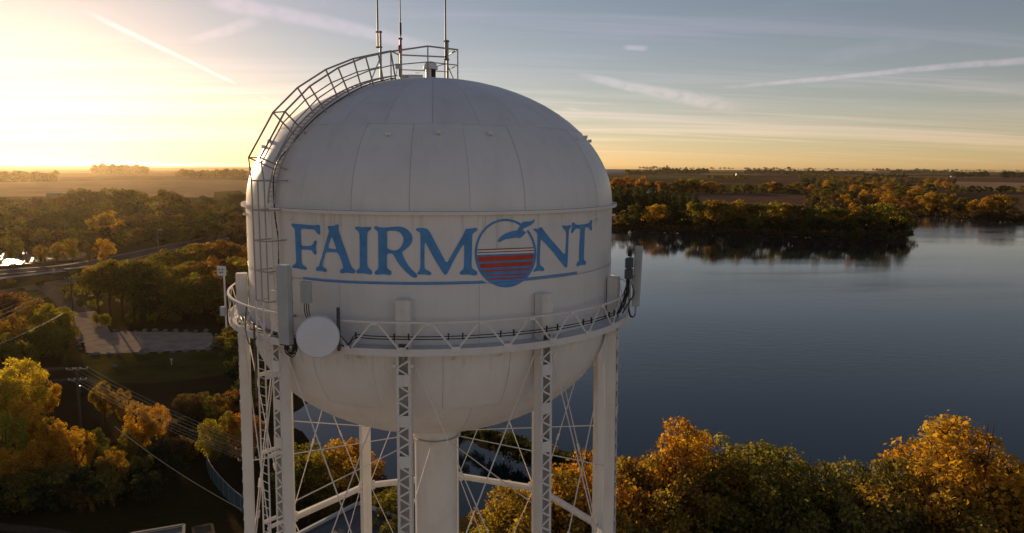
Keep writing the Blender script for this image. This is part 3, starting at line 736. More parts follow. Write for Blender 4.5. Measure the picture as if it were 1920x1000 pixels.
# painter's lugs on the shell
for th, z in ((-13, 2.55), (1.5, 2.62), (17, 2.62), (56, 2.62), (68, 2.7), (-70, 2.2), (-66, 2.4), (81, 2.6)):
    rr = A * math.sqrt(1 - (z / B) ** 2); m = MB(); t = R_(th)
    for s in (-1, 1): m.box(pol(rr + 0.06, t + s * 0.011, ZR + z + 0.03), (0.02, 0.14, 0.12), (pol(1, t + math.pi / 2, 0), pol(1, t, 0), Vector((0, 0, 1))))
    m.box(pol(rr + 0.12, t, ZR + z + 0.05), (0.18, 0.02, 0.1), (pol(1, t + math.pi / 2, 0), pol(1, t, 0), Vector((0, 0, 1))))
    m.build('paint_lug', M['steel'], tower)
for th, z in ((-39.5, -0.32), (-71, -0.35), (79, -0.45), (52.5, -0.42)):
    t = R_(th); MB().box(pol(A + 0.07, t, ZR + z), (0.12, 0.16, 0.09), (pol(1, t + math.pi / 2, 0), pol(1, t, 0), Vector((0, 0, 1)))).build('paint_lug', M['steel'], tower)

# ---- the lettering, painted on the cylinder: outlines in (angle, height), cut into strips and wrapped round
def chaikin(p, k=1):
    for _ in range(k):
        q = []
        for i in range(len(p)):
            a, b = p[i], p[(i + 1) % len(p)]
            q += [(a[0] * 0.8 + b[0] * 0.2, a[1] * 0.8 + b[1] * 0.2), (a[0] * 0.2 + b[0] * 0.8, a[1] * 0.2 + b[1] * 0.8)]
        p = q
    return p
RP = A + 0.016
def paint(name, loops, mat, parent, lift=0.0, px=True):
    rad = RP + lift; L = []
    for lp in loops:
        if px: lp = [(lambda a: (a[0] * A, a[1]))(cyl(x, y, rad)) for x, y in lp]
        L.append(lp)
    bm = bmesh.new(); flat = [bm.verts.new((u, v, 0)) for lp in L for u, v in lp]
    tris = tessellate_polygon([[Vector((u, v, 0)) for u, v in lp] for lp in L])
    for tr in tris:
        try: bm.faces.new([flat[i] for i in tr])
        except ValueError: pass
    us = [v.co.x for v in bm.verts]; lo, hi = min(us), max(us); n = int((hi - lo) / 0.16)
    for i in range(1, n + 1):
        bmesh.ops.bisect_plane(bm, geom=bm.verts[:] + bm.edges[:] + bm.faces[:], plane_co=(lo + (hi - lo) * i / (n + 1), 0, 0), plane_no=(1, 0, 0))
    bmesh.ops.recalc_face_normals(bm, faces=bm.faces[:])
    for f in bm.faces:
        if f.normal.z < 0: f.normal_flip()
    for v in bm.verts:
        u, w = v.co.x, v.co.y; v.co = pol(rad, u / A, w)
    me = bpy.data.meshes.new(name); bm.to_mesh(me); bm.free(); me.materials.append(mat); me.shade_smooth()
    return link(name, me, parent)
def cr(ox, oy, s, pts): return [(ox + x / s, oy + y / s) for x, y in pts]
S7 = 1000 / 140; S6 = 1000 / 150
sign = tower
F_ = [(78,112),(95,102),(200,112),(330,124),(405,128),(425,120),(455,122),(463,140),(461,190),(467,235),(460,254),(445,252),(415,222),(398,195),(380,182),(300,178),(202,172),(208,300),(211,400),(270,405),(340,402),(365,385),(385,340),(400,328),(415,335),(422,355),(410,390),(405,430),(412,465),(418,490),(410,515),(395,520),(375,505),(360,470),(340,458),(270,452),(212,450),(214,560),(217,630),(235,660),(275,685),(288,705),(280,722),(255,724),(170,705),(105,700),(88,690),(90,672),(115,655),(140,635),(145,600),(138,480),(130,300),(126,180),(105,155),(85,138)]
A_ = [(565,150),(575,135),(610,138),(660,130),(690,115),(712,118),(716,140),(708,180),(722,220),(760,340),(800,450),(840,560),(870,650),(890,690),(930,725),(938,748),(925,770),(890,772),(830,760),(780,768),(745,772),(728,750),(735,725),(770,705),(775,690),(750,600),(705,492),(620,485),(540,490),(520,560),(495,650),(500,680),(545,710),(558,730),(550,750),(530,755),(480,738),(425,742),(405,720),(410,695),(445,680),(455,650),(490,540),(530,390),(565,270),(585,205),(575,175)]
A_h = [(616,265),(565,435),(625,440),(688,452),(650,350)]
I_ = [(38,160),(50,145),(90,147),(140,155),(200,150),(250,150),(260,168),(250,185),(215,212),(203,240),(202,400),(202,660),(215,690),(260,730),(273,755),(262,785),(240,788),(190,775),(130,770),(70,772),(52,750),(62,730),(95,705),(105,680),(102,500),(100,240),(85,210),(48,180)]
R__ = [(292,160),(310,138),(340,142),(380,158),(450,158),(540,148),(630,143),(690,155),(750,190),(795,240),(812,300),(800,360),(765,410),(710,455),(668,488),(690,550),(735,640),(790,710),(850,765),(875,800),(865,825),(835,832),(790,810),(720,750),(650,675),(600,605),(560,530),(540,508),(510,502),(468,515),(467,600),(468,690),(485,715),(525,740),(532,765),(522,790),(490,795),(430,782),(370,788),(320,790),(300,768),(308,745),(345,715),(353,690),(352,500),(350,220),(340,205),(305,180)]
R_h = [(465,202),(540,198),(610,205),(660,235),(690,290),(690,345),(665,405),(620,455),(570,466),(510,455),(468,432),(470,310)]
M_ = [(62,205),(75,188),(130,183),(195,190),(235,225),(300,350),(380,500),(450,635),(520,510),(600,370),(660,270),(680,220),(688,195),(740,193),(800,185),(830,185),(838,203),(825,222),(785,250),(770,275),(768,450),(760,660),(775,695),(825,725),(837,750),(825,775),(790,782),(740,768),(680,768),(625,770),(610,748),(620,730),(655,705),(668,670),(670,500),(668,380),(600,480),(530,610),(460,755),(433,773),(412,760),(300,580),(220,430),(178,352),(172,450),(172,680),(185,705),(240,730),(262,750),(250,775),(225,775),(170,765),(100,768),(75,758),(95,735),(115,705),(122,650),(122,450),(122,250),(105,235),(75,222)]
N_ = [(68,215),(85,205),(120,212),(145,205),(150,193),(185,187),(215,235),(300,340),(400,455),(500,570),(512,400),(516,260),(495,225),(462,190),(465,168),(485,163),(515,172),(545,165),(570,155),(580,165),(570,190),(550,225),(545,300),(540,480),(528,710),(515,733),(500,728),(430,640),(330,510),(230,400),(172,340),(165,450),(158,670),(170,700),(215,735),(220,755),(210,775),(190,778),(150,768),(90,785),(72,780),(75,765),(110,730),(120,700),(122,560),(133,290),(115,255),(80,228)]
TT = [(592,130),(605,120),(625,130),(645,155),(700,155),(790,142),(825,132),(845,95),(857,90),(863,105),(855,150),(860,200),(855,230),(845,236),(830,215),(815,190),(790,185),(765,195),(760,300),(755,450),(748,610),(755,630),(778,645),(778,670),(770,692),(745,692),(710,695),(665,713),(652,705),(650,690),(665,655),(690,635),(687,600),(690,450),(700,300),(705,215),(690,205),(650,205),(625,225),(610,250),(595,270),(582,265),(580,245),(590,200),(592,160)]
def letter(ox, oy, s, lp, hole=None):
    L = [cr(ox, oy, s, chaikin(lp))]
    if hole: L.append(cr(ox, oy, s, chaikin(hole)))
    return paint('letter', L, M['blue'], sign)
letter(535, 405, S7, F_); letter(535, 405, S7, A_, A_h); letter(660, 405, S7, I_); letter(660, 405, S7, R__, R_h)
letter(770, 400, S6, M_); letter(990, 400, S7, N_); letter(990, 400, S7, TT)
paint('underline', [[(567,519.3),(610,523.5),(660,526.6),(720,528.4),(790,528.9),(850,528.2),(905,526.6),(912,531.6),(850,533.4),(790,534),(720,533.6),(660,531.8),(610,528.6),(569,524)]], M['blue'], sign)
paint('underline', [[(988.5,520.8),(1035,515.6),(1082,509.4),(1082,513.8),(1035,520.2),(984,525.6)]], M['blue'], sign)
# emblem: ring, water, stripes, bird
EC, EX, EY = (453, 500), 385.0, 428.0
def ep(a, k=1.0): return (EC[0] + EX * k * math.cos(a), EC[1] + EY * k * math.sin(a))
emb = paint('emblem', [cr(880, 400, S6, [ep(2 * math.pi * i / 90) for i in range(90)]), cr(880, 400, S6, [(EC[0] + (EX - 27) * math.cos(2 * math.pi * i / 90), EC[1] + (EY - 27) * math.sin(2 * math.pi * i / 90)) for i in range(90)])], M['blue'], sign)
def clipped(y0l, y0r, y1l, y1r, inset):     # the part of the disc between two slanting lines
    ax, ay = EX - inset, EY - inset
    def edge(yl, yr):
        pts = []
        for i in range(401):
            x = 60 + i * 2; y = yl + (yr - yl) * (x - 95) / 725
            if ((x - EC[0]) / ax) ** 2 + ((y - EC[1]) / ay) ** 2 <= 1: pts.append((x, y))
        return pts
    t_, b_ = edge(y0l, y0r), edge(y1l, y1r)
    arcr, arcl = [], []
    def arc(p, q, n=10):
        a0 = math.atan2((p[1] - EC[1]) / ay, (p[0] - EC[0]) / ax); a1 = math.atan2((q[1] - EC[1]) / ay, (q[0] - EC[0]) / ax)
        if a1 - a0 > math.pi: a1 -= 2 * math.pi
        if a0 - a1 > math.pi: a1 += 2 * math.pi
        return [(EC[0] + ax * math.cos(a0 + (a1 - a0) * i / n), EC[1] + ay * math.sin(a0 + (a1 - a0) * i / n)) for i in range(1, n)]
    if not b_:
        return t_[::12] + [t_[-1]] + arc(t_[-1], (EC[0], EC[1] + ay), 16) + [(EC[0], EC[1] + ay)] + arc((EC[0], EC[1] + ay), t_[0], 16)
    return t_[::12] + [t_[-1]] + arc(t_[-1], b_[-1], 5) + [b_[-1]] + b_[::-12] + [b_[0]] + arc(b_[0], t_[0], 5)
sign = emb
paint('water_field', [cr(880, 400, S6, clipped(521, 496, 2000, 2000, 12))], M['blue'], sign, 0.002)
for y0l, y0r, y1l, y1r, mt in ((455, 427, 467, 438, 'maroon'), (467, 438, 489, 461, 'cream'), (489, 461, 501, 472, 'maroon'), (501, 472, 521, 495, 'cream')):
    paint('stripe', [cr(880, 400, S6, clipped(y0l, y0r, y1l, y1r, 26))], M[mt], sign, 0.003)
for y0l, y0r, y1l, y1r in ((546, 513, 611, 574), (636, 600, 692, 650), (719, 685, 738, 708), (779, 747, 791, 768), (822, 793, 839, 808)):
    paint('stripe', [cr(880, 400, S6, clipped(y0l, y0r, y1l, y1r, 32))], M['red'], sign, 0.004)
paint('bird', [cr(880, 400, S6, chaikin([(352,352),(365,330),(400,290),(460,250),(520,230),(580,220),(605,215),(620,185),(636,160),(650,130),(665,115),(700,105),(750,105),(790,95),(812,78),(820,85),(805,120),(770,150),(730,170),(690,178),(672,200),(668,225),(695,230),(710,235),(700,255),(670,285),(630,318),(612,305),(560,308),(500,320),(485,325),(475,318),(430,335),(385,358),(362,362)]))], M['blue'], sign, 0.004)
paint('bird_gap', [cr(880, 400, S6, chaikin([(690,184),(712,182),(735,190),(728,205),(722,228),(690,226),(676,215),(678,196)]))], M['white'], sign, 0.003)
# ------------------------------------------------------------------ antennas and gear on the tower (each a thing of its own)
def frame(t): return pol(1, t + math.pi / 2, 0), pol(1, t, 0), Vector((0, 0, 1))
def gbox(m, t, r, z, size, s=0.0):
    X, Y, Z = frame(t); m.box(pol(r, t, z) + X * s, size, (X, Y, Z)); return m
def bevel(o, w=0.02, seg=2):
    b = o.modifiers.new('bevel', 'BEVEL'); b.width = w; b.segments = seg; b.limit_method = 'ANGLE'; return o
def cables(root, t, r, z0, n, drop, seed, spread=0.09, name='cable'):
    rn = random.Random(seed); X, Y, Z = frame(t)
    for i in range(n):
        s = (i - (n - 1) / 2) * spread / max(1, n - 1) * 2; a = pol(r, t, z0) + X * s; d = drop * rn.uniform(0.7, 1.1); k = rn.uniform(0.08, 0.2)
        pts = [a, a - Z * d * 0.6 + X * rn.uniform(-.03, .03), a - Z * d + X * k * 0.5 - Y * 0.06, a - Z * d * 0.85 + X * k - Y * 0.16, a - Z * d * 0.35 + X * k * 0.8 - Y * 0.25, a + Z * 0.15 + X * k * 0.5 - Y * 0.35]
        pts = smooth_path(pts, 4); MB().tube(pts, 0.017, 6).build(name, M['black'], root, 60)
def smooth_path(p, n=4):
    p = [Vector(q) for q in p]; out = []
    for i in range(len(p) - 1):
        a, b, c, d = p[max(i - 1, 0)], p[i], p[i + 1], p[min(i + 2, len(p) - 1)]
        for k in range(n):
            t = k / n; out.append(0.5 * ((2 * b) + (c - a) * t + (2 * a - 5 * b + 4 * c - d) * t * t + (3 * b - a - 3 * c + d) * t ** 3))
    return out + [p[-1]]
# panel antenna beside the ladder
t = R_(-33.4); pa = empty('panel_antenna'); tag(pa, 'tall grey panel antenna in front of the letter F at the catwalk', 'antenna', 'panel antennas')
o = bevel(gbox(MB(), t, 8.88, ZR - 3.02, (0.46, 0.24, 2.62)).build('radome', M['grey_panel'], pa), 0.03)
gbox(MB(), t, 8.88, ZR - 1.695, (0.40, 0.20, 0.03)).build('end_cap', M['dish'], pa)
gbox(MB(), t, 8.88, ZR - 4.35, (0.40, 0.20, 0.03)).build('end_cap', M['dark_metal'], pa)
MB().tube([pol(8.58, t, ZR - 4.7), pol(8.58, t, ZR - 1.85)], 0.045, 10).build('mount_pipe', M['galv'], pa, 50)
for zz in (-2.2, -3.0, -4.0):
    gbox(MB(), t, 8.69, ZR + zz, (0.14, 0.26, 0.07)).build('clamp', M['galv'], pa)
for zz in (-3.45, -4.3): gbox(MB(), t, 8.48, ZR + zz, (0.10, 0.16, 0.07), 0).build('clamp', M['galv'], pa)
cables(pa, t, 8.86, ZR - 4.34, 6, 0.42, 3)
# small radio box behind it
t = R_(-29.6); rb = empty('radio_unit'); tag(rb, 'beige radio box on a bracket between the grey panel and the white dish', 'radio box')
bevel(gbox(MB(), t, 8.50, ZR - 2.60, (0.34, 0.22, 0.72)).build('case', M['grey_panel'], rb), 0.02)
for k in range(6): gbox(MB(), t, 8.62, ZR - 2.85 + k * 0.1, (0.28, 0.02, 0.02)).build('fin', M['grey_panel'], rb)
gbox(MB(), t - R_(1.3), 8.46, ZR - 2.65, (0.08, 0.1, 0.3)).build('bracket', M['black'], rb)
for k in range(3):
    a = pol(8.5, t, ZR - 2.94) + frame(t)[0] * (k - 1) * 0.09
    MB().tube(smooth_path([a, a - Vector((0, 0, 0.3)), a - Vector((0, 0, 0.55)) + frame(t)[0] * 0.1, a - Vector((0, 0, 0.72)) + frame(t)[0] * 0.35], 4), 0.017, 6).build('cable', M['black'], rb, 60)
# dish
t = R_(-24.7); dp = pol(8.95, t, ZR - 3.94); dd = empty('dish_antenna'); tag(dd, 'round white drum dish antenna on the catwalk rail', 'dish antenna')
aim = (Vector(tuple(CAM)) - dp); aim = Vector((aim.x - 1.5, aim.y, 1.0)).normalized()
u = aim.cross(Vector((0, 0, 1))).normalized(); w = u.cross(aim)
def disc(prof, name, mat, n=48):
    m = MB(); vs = []
    for i in range(n):
        a = 2 * math.pi * i / n
        for r, h in prof: vs.append(dp + (u * math.cos(a) + w * math.sin(a)) * r + aim * h)
    k = len(prof); m.add(vs, [(i * k + j, ((i + 1) % n) * k + j, ((i + 1) % n) * k + j + 1, i * k + j + 1) for i in range(n) for j in range(k - 1)])
    return m.build(name, M[mat], dd, 40)
disc([(0.0, 0.10), (0.45, 0.085), (0.655, 0.06), (0.672, 0.04)], 'radome', 'dish')
disc([(0.673, 0.05), (0.685, 0.03), (0.685, -0.27), (0.668, -0.30)], 'shroud', 'dish')
disc([(0.668, -0.30), (0.5, -0.40), (0.2, -0.50), (0.0, -0.52)], 'reflector', 'galv')
mp = pol(8.56, t + R_(3.4), 0)
MB().tube([Vector((mp.x, mp.y, ZR - 4.45)), Vector((mp.x, mp.y, ZR - 3.02))], 0.055, 10).build('mount_pipe', M['dark_metal'], dd, 50)
MB().bar(dp - aim * 0.48, Vector((mp.x, mp.y, ZR - 3.94)), 0.09, 0.16).build('mount_arm', M['galv'], dd)
MB().tube(smooth_path([dp - aim * 0.4 + u * 0.3, Vector((mp.x, mp.y, ZR - 3.6)) + u * 0.35, pol(8.5, t + R_(4.6), ZR - 4.1), pol(8.46, t + R_(6.0), ZR - 4.36)], 5), 0.016, 6).build('cable', M['black'], dd, 60)
# right-hand panel with radios
t = R_(63.5); pr = empty('panel_antenna'); tag(pr, 'slim grey panel antenna on the catwalk at the right side over the lake', 'antenna', 'panel antennas')
X, Y, Z = frame(R_(63.5))
q0 = Vector(pol(8.62, R_(62), ZR - 2.72)) + X * 0.25
bevel(MB().box(q0 + X * 0.10 + Y * 0.22, (0.17, 0.30, 2.42), (X, Y, Z + Y * 0.028)).build('radome', M['grey_panel'], pr), 0.03)
MB().tube([q0 - Y * 0.05 - Z * 1.3, q0 - Y * 0.05 + Z * 1.22], 0.045, 10).build('mount_pipe', M['galv'], pr, 50)
for zz in (-0.9, 0.0, 0.95): MB().box(q0 + Y * 0.06 + Z * zz, (0.1, 0.2, 0.06), (X, Y, Z)).build('clamp', M['galv'], pr)
for s in (-0.05, 0.05, 0.12):
    a = q0 + X * s + Y * 0.2 - Z * 1.2
    MB().tube([a, a - Z * 0.28], 0.022, 6).build('connector', M['galv'], pr)
    MB().tube(smooth_path([a - Z * 0.26, a - Z * 0.42 - Y * 0.06, a - Z * 0.38 - Y * 0.2, a - Z * 0.1 - Y * 0.27], 4), 0.016, 6).build('cable', M['black'], pr, 60)
ru = empty('radio_unit'); tag(ru, 'black finned radio stack beside the slim panel at the right of the catwalk', 'radio box')
qr = q0 - X * 0.36 - Y * 0.02 + Z * 0.42
for k, (dz_, h_) in enumerate(((0.16, 0.40), (-0.26, 0.38))):
    c = bevel(MB().box(qr + Z * dz_ - X * 0.05 * k, (0.34, 0.26, h_), (X, Y, Z)).build('case', M['radio'], ru), 0.02)
    for j in range(5): MB().box(qr + Z * (dz_ - 0.15 + j * 0.075) - X * 0.05 * k - Y * 0.0, (0.38, 0.30, 0.018), (X, Y, Z)).build('fin', M['dark_metal'], ru)
MB().box(qr + Z * 0.52 + X * 0.06, (0.16, 0.14, 0.2), (X, Y, Z)).build('junction', M['black'], ru)
MB().box(qr + Z * 0.66 + X * 0.1, (0.3, 0.10, 0.05), (X, Y, Z)).build('bracket', M['dark_metal'], ru)
rn = random.Random(4)
for k in range(11):
    a = qr - Z * 0.45 + X * rn.uniform(-0.12, 0.22) + Y * rn.uniform(-0.12, 0.12)
    pts = [a, a - Z * 0.25 + X * rn.uniform(-.05, .1), a - Z * 0.6 + X * rn.uniform(-.12, .2) + Y * rn.uniform(-.1, .1), a - Z * 0.95 + X * rn.uniform(-.2, .15) - Y * rn.uniform(.0, .25), a - Z * 1.32 - X * rn.uniform(.05, .5) - Y * 0.25]
    MB().tube(smooth_path(pts, 4), rn.choice((0.014, 0.018, 0.024)), 6).build('cable', M['black'], ru, 60)
# small panels at the far left of the catwalk
t = R_(-66.5); sm_ = empty('signal_panel'); tag(sm_, 'small white square antenna on a pole at the left end of the catwalk', 'antenna')
MB().tube([pol(8.60, t, ZR - 4.6), pol(8.60, t, ZR - 2.3)], 0.035, 8).build('mount_pipe', M['steel'], sm_, 50)
XF = frame(R_(-20)); pc = pol(8.62, t, ZR - 2.42) - XF[1] * -0.1
bevel(MB().box(pc, (0.34, 0.08, 0.36), XF).build('panel', M['dish'], sm_), 0.02)
for a_, b_ in ((-.07, .05), (.07, .07), (-.03, -.06), (.06, -.04)): MB().box(pc + XF[0] * a_ + XF[2] * b_ + XF[1] * 0.045, (0.05, 0.02, 0.05), XF).build('stud', M['dark_metal'], sm_)
MB().box(pol(8.62, t, ZR - 3.95) + XF[1] * 0.1, (0.2, 0.16, 0.34), XF).build('housing', M['grey_panel'], sm_)
# cable bundle lying on the catwalk and dark feeder rising by the ladder
rn = random.Random(12)
for k in range(7):
    pts = []
    for i in range(9):
        tt = R_(-72 + i * 4.2); pts.append(pol(7.85 + k * 0.06 + rn.uniform(-.06, .06), tt, ZD + 0.03 + rn.uniform(0, .03)))
    o = MB().tube(smooth_path(pts, 3), 0.018, 6).build('deck_cable', M['galv'] if k % 2 else M['black'], None, 60)
    tag(o, '%s cable from the shell lying on the left stretch of the catwalk deck' % ORD[k], 'cable', 'cables on the catwalk deck')
o = MB().tube(smooth_path([pol(8.66, R_(-46.2), ZR - 6.6), pol(8.66, R_(-46.2), ZR - 5.0), pol(8.66, R_(-46.1), ZR - 3.9)], 3), 0.035, 8).build('feeder_pipe', M['dark_metal'], None, 60)
tag(o, 'short dark vertical pipe beside the ladder below the catwalk', 'pipe')
o = MB().tube(smooth_path([pol(7.75, R_(-46.5), ZD + 0.3), pol(7.72, R_(-45.5), ZR - 2.6), pol(7.72, R_(-44.5), ZR - 1.2), pol(7.74, R_(-45.5), ZR - 0.1), dome(14, -0.02, 0.2), dome(24, 0.1, 0.1), dome(40, 0.28, 0.06), dome(58, 0.28, 0.06), dome(70, 0.25, 0.06), top(-1.55, -0.55, 0.06)], 8), 0.024, 6).build('feeder_cable', M['black'], None, 60)
tag(o, 'black feeder cable climbing the shell along the ladder to the dome top', 'cable')
o = MB().tube(smooth_path([pol(8.46, R_(-52), ZD + 0.95), pol(8.6, R_(-51), ZD + 0.3), pol(8.62, R_(-49.5), ZD - 0.25), pol(8.56, R_(-48), ZD - 0.3), pol(8.5, R_(-46.5), ZD + 0.1)], 5), 0.017, 6).build('loop_cable', M['black'], None, 60)
tag(o, 'loose black cable looping below the catwalk edge left of the ladder', 'cable')
# two cables strung along the rail
for k, (dz_, nm) in enumerate(((0.50, 'upper'), (0.42, 'lower'))):
    pts = []; n = 26
    for i in range(n + 1):
        a = R_(-18 + i * 3.0); ph = (math.degrees(a) + 7.4) % 12
        z = ZD + dz_ - 0.035 * abs(math.sin((math.degrees(a) + 7.4 - 3) / 12 * 2 * math.pi)) * (1 if k == 0 else 1.3)
        pts.append(pol(8.37, a, z))
    pts = [pol(8.37, R_(-22), ZD + 0.14), pol(8.37, R_(-20), ZD + 0.10)] + pts + [pol(8.3, R_(61.5), ZD + 0.7)]
    o = MB().tube(smooth_path(pts, 4), 0.017, 6).build('rail_cable', M['black'], None, 60)
    tag(o, nm + ' of the two black cables strung along the catwalk rail', 'cable', 'cables along the catwalk rail')
for i in range(14):
    a = R_(-16.4 + i * 6.0) + R_(1.4 if i % 2 else -1.4) ; o = MB(); X, Y, Z = frame(a)
    o.box(pol(8.378, a, ZD + 0.455), (0.035, 0.05, 0.19), (X, Y, Z)); o.box(pol(8.378, a, ZD + 0.56), (0.05, 0.06, 0.03), (X, Y, Z))
    o = o.build('cable_clamp', M['black']); tag(o, '%s black cable clamp from the dish along the catwalk rail' % ORD[i], 'clamp', 'clamps along the catwalk rail')
# roof antennas
def whip(name, label, base, h_pipe, off, z_w0, z_w1, r0=0.05, r1=0.034, mat='dark_metal'):
    e = empty(name, (0, 0, 0)); tag(e, label, 'antenna', 'whip antennas on the dome')
    b = top(*base, -0.02)
    MB().tube([b, b + Vector((0, 0, h_pipe))], r0, 8).build('mast', M['rail'], e, 50)
    w0 = Vector((base[0] + off, base[1], ZR + B + z_w0)); w1 = Vector((base[0] + off, base[1], ZR + B + z_w1))
    MB().tube([w0, w0 + Vector((0, 0, 1.2)), w1], [r1 * 1.2, r1, r1 * 0.6], 8).build('whip', M[mat], e, 50)
    for z in (w0.z + 0.04, b.z + h_pipe - 0.05):
        MB().box((base[0] + off / 2, base[1], z), (abs(off) + 0.16, 0.10, 0.05)).build('clamp', M['dark_metal'], e)
    return e, b
e, b = whip('whip_antenna', 'leftmost of the three whip antennas on the dome, clamped beside its mast', (-2.16, 0.0), 2.15, -0.10, 1.22, 6.8)
MB().tube([top(-2.6, -0.5, 0), b + Vector((0, 0, 1.1))], 0.022, 6).build('brace', M['rail'], e, 50)
e, b = whip('whip_antenna', 'thinnest, middle one of the three whip antennas on the dome', (-1.34, 0.2), 1.80, 0.0, 1.62, 7.2, 0.055, 0.022)
c = b + Vector((-0.02, -0.05, 1.34))
MB().tube([c - Vector((0, 0, 0.14)), c + Vector((0, 0, 0.0)), c + Vector((0, 0, 0.12)), c + Vector((0, 0, 0.17))], [0.085, 0.085, 0.07, 0.02], 12).build('beacon_light', M['redglass'], e, 40)
MB().box(b + Vector((-0.1, -0.08, 0.62)), (0.24, 0.16, 0.2)).build('junction_box', M['grey_panel'], e)
MB().box(b + Vector((0.22, -0.3, 0.12)), (0.3, 0.2, 0.26)).build('junction_box', M['grey_panel'], e)
MB().tube(smooth_path([b + Vector((-0.15, -0.1, 0.5)), b + Vector((-0.25, -0.15, 0.15)), b + Vector((-0.5, -0.3, 0.0))], 4), 0.014, 6).build('cable', M['black'], e)
MB().tube(smooth_path([b + Vector((-0.05, -0.16, 0.5)), b + Vector((0.0, -0.2, 0.1)), b + Vector((0.4, -0.42, 0.0)), b + Vector((1.1, -0.5, 0.12))], 4), 0.014, 6).build('cable', M['black'], e)
MB().tube([(b.x, b.y, ZR + B + 1.8), (b.x, b.y, ZR + B + 2.3)], 0.05, 8).build('loading_coil', M['dark_metal'], e)
e, b = whip('whip_antenna', 'rightmost of the three whip antennas on the dome', (0.62, 0.5), 1.75, -0.08, 0.85, 6.9)
MB().tube([top(0.95, 0.6, 0), b + Vector((0, 0, 0.7))], 0.022, 6).build('brace', M['rail'], e, 50)
MB().tube(smooth_path([b + Vector((-0.03, -0.04, 0.75)), b + Vector((-0.3, -0.2, 0.68)), b + Vector((-0.6, -0.4, 0.5))], 4), 0.016, 6).build('cable', M['black'], e)
# ------------------------------------------------------------------ trees: a trunk with limbs and a crown of thousands of leaf-sized faces
COL = {'golden': (0.54, 0.29, 0.034), 'yellow': (0.66, 0.47, 0.05), 'orange': (0.48, 0.21, 0.03), 'rust': (0.27, 0.13, 0.038), 'olive': (0.22, 0.175, 0.036),
       'green': (0.12, 0.112, 0.026), 'dark green': (0.055, 0.062, 0.020), 'brown': (0.16, 0.10, 0.048), 'grey-green': (0.24, 0.19, 0.06), 'yellow-green': (0.34, 0.28, 0.038),
       'red': (0.34, 0.07, 0.03), 'bronze': (0.35, 0.215, 0.038)}
def leaves(nr, centers, radii, n, size, squash=1.0, drop=0.35, outw=0.55):
    """diamond leaf faces on the shells of many lobes"""
    k = nr.choice(len(centers), n, p=(radii ** 2) / (radii ** 2).sum())
    d = nr.normal(size=(n, 3)); d /= np.linalg.norm(d, axis=1, keepdims=True)
    d[:, 2] = np.where((d[:, 2] < -0.25) & (nr.random(n) < 1 - drop), -d[:, 2], d[:, 2])
    rr = radii[k] * (0.62 + 0.46 * nr.random(n) ** 0.7 + 0.10 * nr.normal(size=n))
    p = centers[k] + d * rr[:, None] * np.array([1, 1, squash])
    nn = d * outw + nr.normal(size=(n, 3)) * 0.55; nn[:, 2] += 0.25; nn /= np.linalg.norm(nn, axis=1, keepdims=True)
    a = np.cross(nn, nr.normal(size=(n, 3))); a /= np.linalg.norm(a, axis=1, keepdims=True); b = np.cross(nn, a)
    s = size * (0.40 + 1.25 * nr.random(n) ** 1.6)[:, None]
    v = np.stack([p - a * s, p + b * s * 0.62 + nn * s * 0.18, p + a * s, p - b * s * 0.62 + nn * s * 0.18], 1).reshape(-1, 3)
    return v, np.arange(4 * n).reshape(-1, 4)
def crown_set(seed, nl, n, size, rad=0.34, z0=0.30, spread=1.0, lobe=(0.09, 0.165), top=0.5, twigs=0):
    nr = np.random.default_rng(seed); c = []
    while len(c) < nl:
        q = nr.uniform(-1, 1, 3); l = np.linalg.norm(q)
        if l > 1 or l < 0.38: continue
        f = 1.0 - 0.35 * max(0, q[2]) * top * 2 - 0.25 * max(0, -q[2])
        c.append((q[0] * rad * f * spread, q[1] * rad * f * spread, z0 + (1 - z0) / 2 + q[2] * ((1 - z0) / 2 - lobe[0])))
    c = np.array(c); r = nr.uniform(*lobe, nl) * (1.1 - 0.35 * (c[:, 2] - z0) / (1 - z0))
    v, f = leaves(nr, c, r, n, size, 0.85)
    v[:, 2] = np.clip(v[:, 2], 0.06, 1.02)
    m = MB(); tr = nr.uniform(-0.03, 0.03, 2)
    fork = Vector((tr[0], tr[1], z0 + 0.08)); m.tube([(0, 0, -0.02), (tr[0] * 0.3, tr[1] * 0.3, z0 * 0.5), fork, (tr[0] * 1.5, tr[1] * 1.5, z0 + 0.38)], [0.026, 0.019, 0.015, 0.005], 7)
    for i in nr.permutation(nl)[:min(nl, 16)]:
        e_ = Vector(c[i]); st = Vector((tr[0] * 0.6, tr[1] * 0.6, z0 * nr.uniform(0.6, 1.0))).lerp(fork, nr.random()); mid = st.lerp(e_, 0.5) + Vector((0, 0, 0.03 * nr.normal()))
        m.tube([st, mid, e_, e_ + (e_ - st) * 0.15], [0.010, 0.006, 0.003, 0.001], 5, caps=False)
    for _ in range(twigs):
        i = nr.integers(nl); e_ = Vector(c[i]); d_ = Vector(nr.normal(size=3)); d_.z = abs(d_.z); d_.normalize(); d_ = (d_ + (e_ - Vector((0, 0, z0 + 0.2))).normalized() * 0.6).normalized()
        m.tube([e_, e_ + d_ * r[i] * 0.7, e_ + d_ * r[i] * nr.uniform(1.05, 1.45)], [0.0030, 0.0018, 0.0008], 4, caps=False)
    return npmesh('crown', v, f, M['leaf']), m.mesh('trunk', M['bark'], 50)
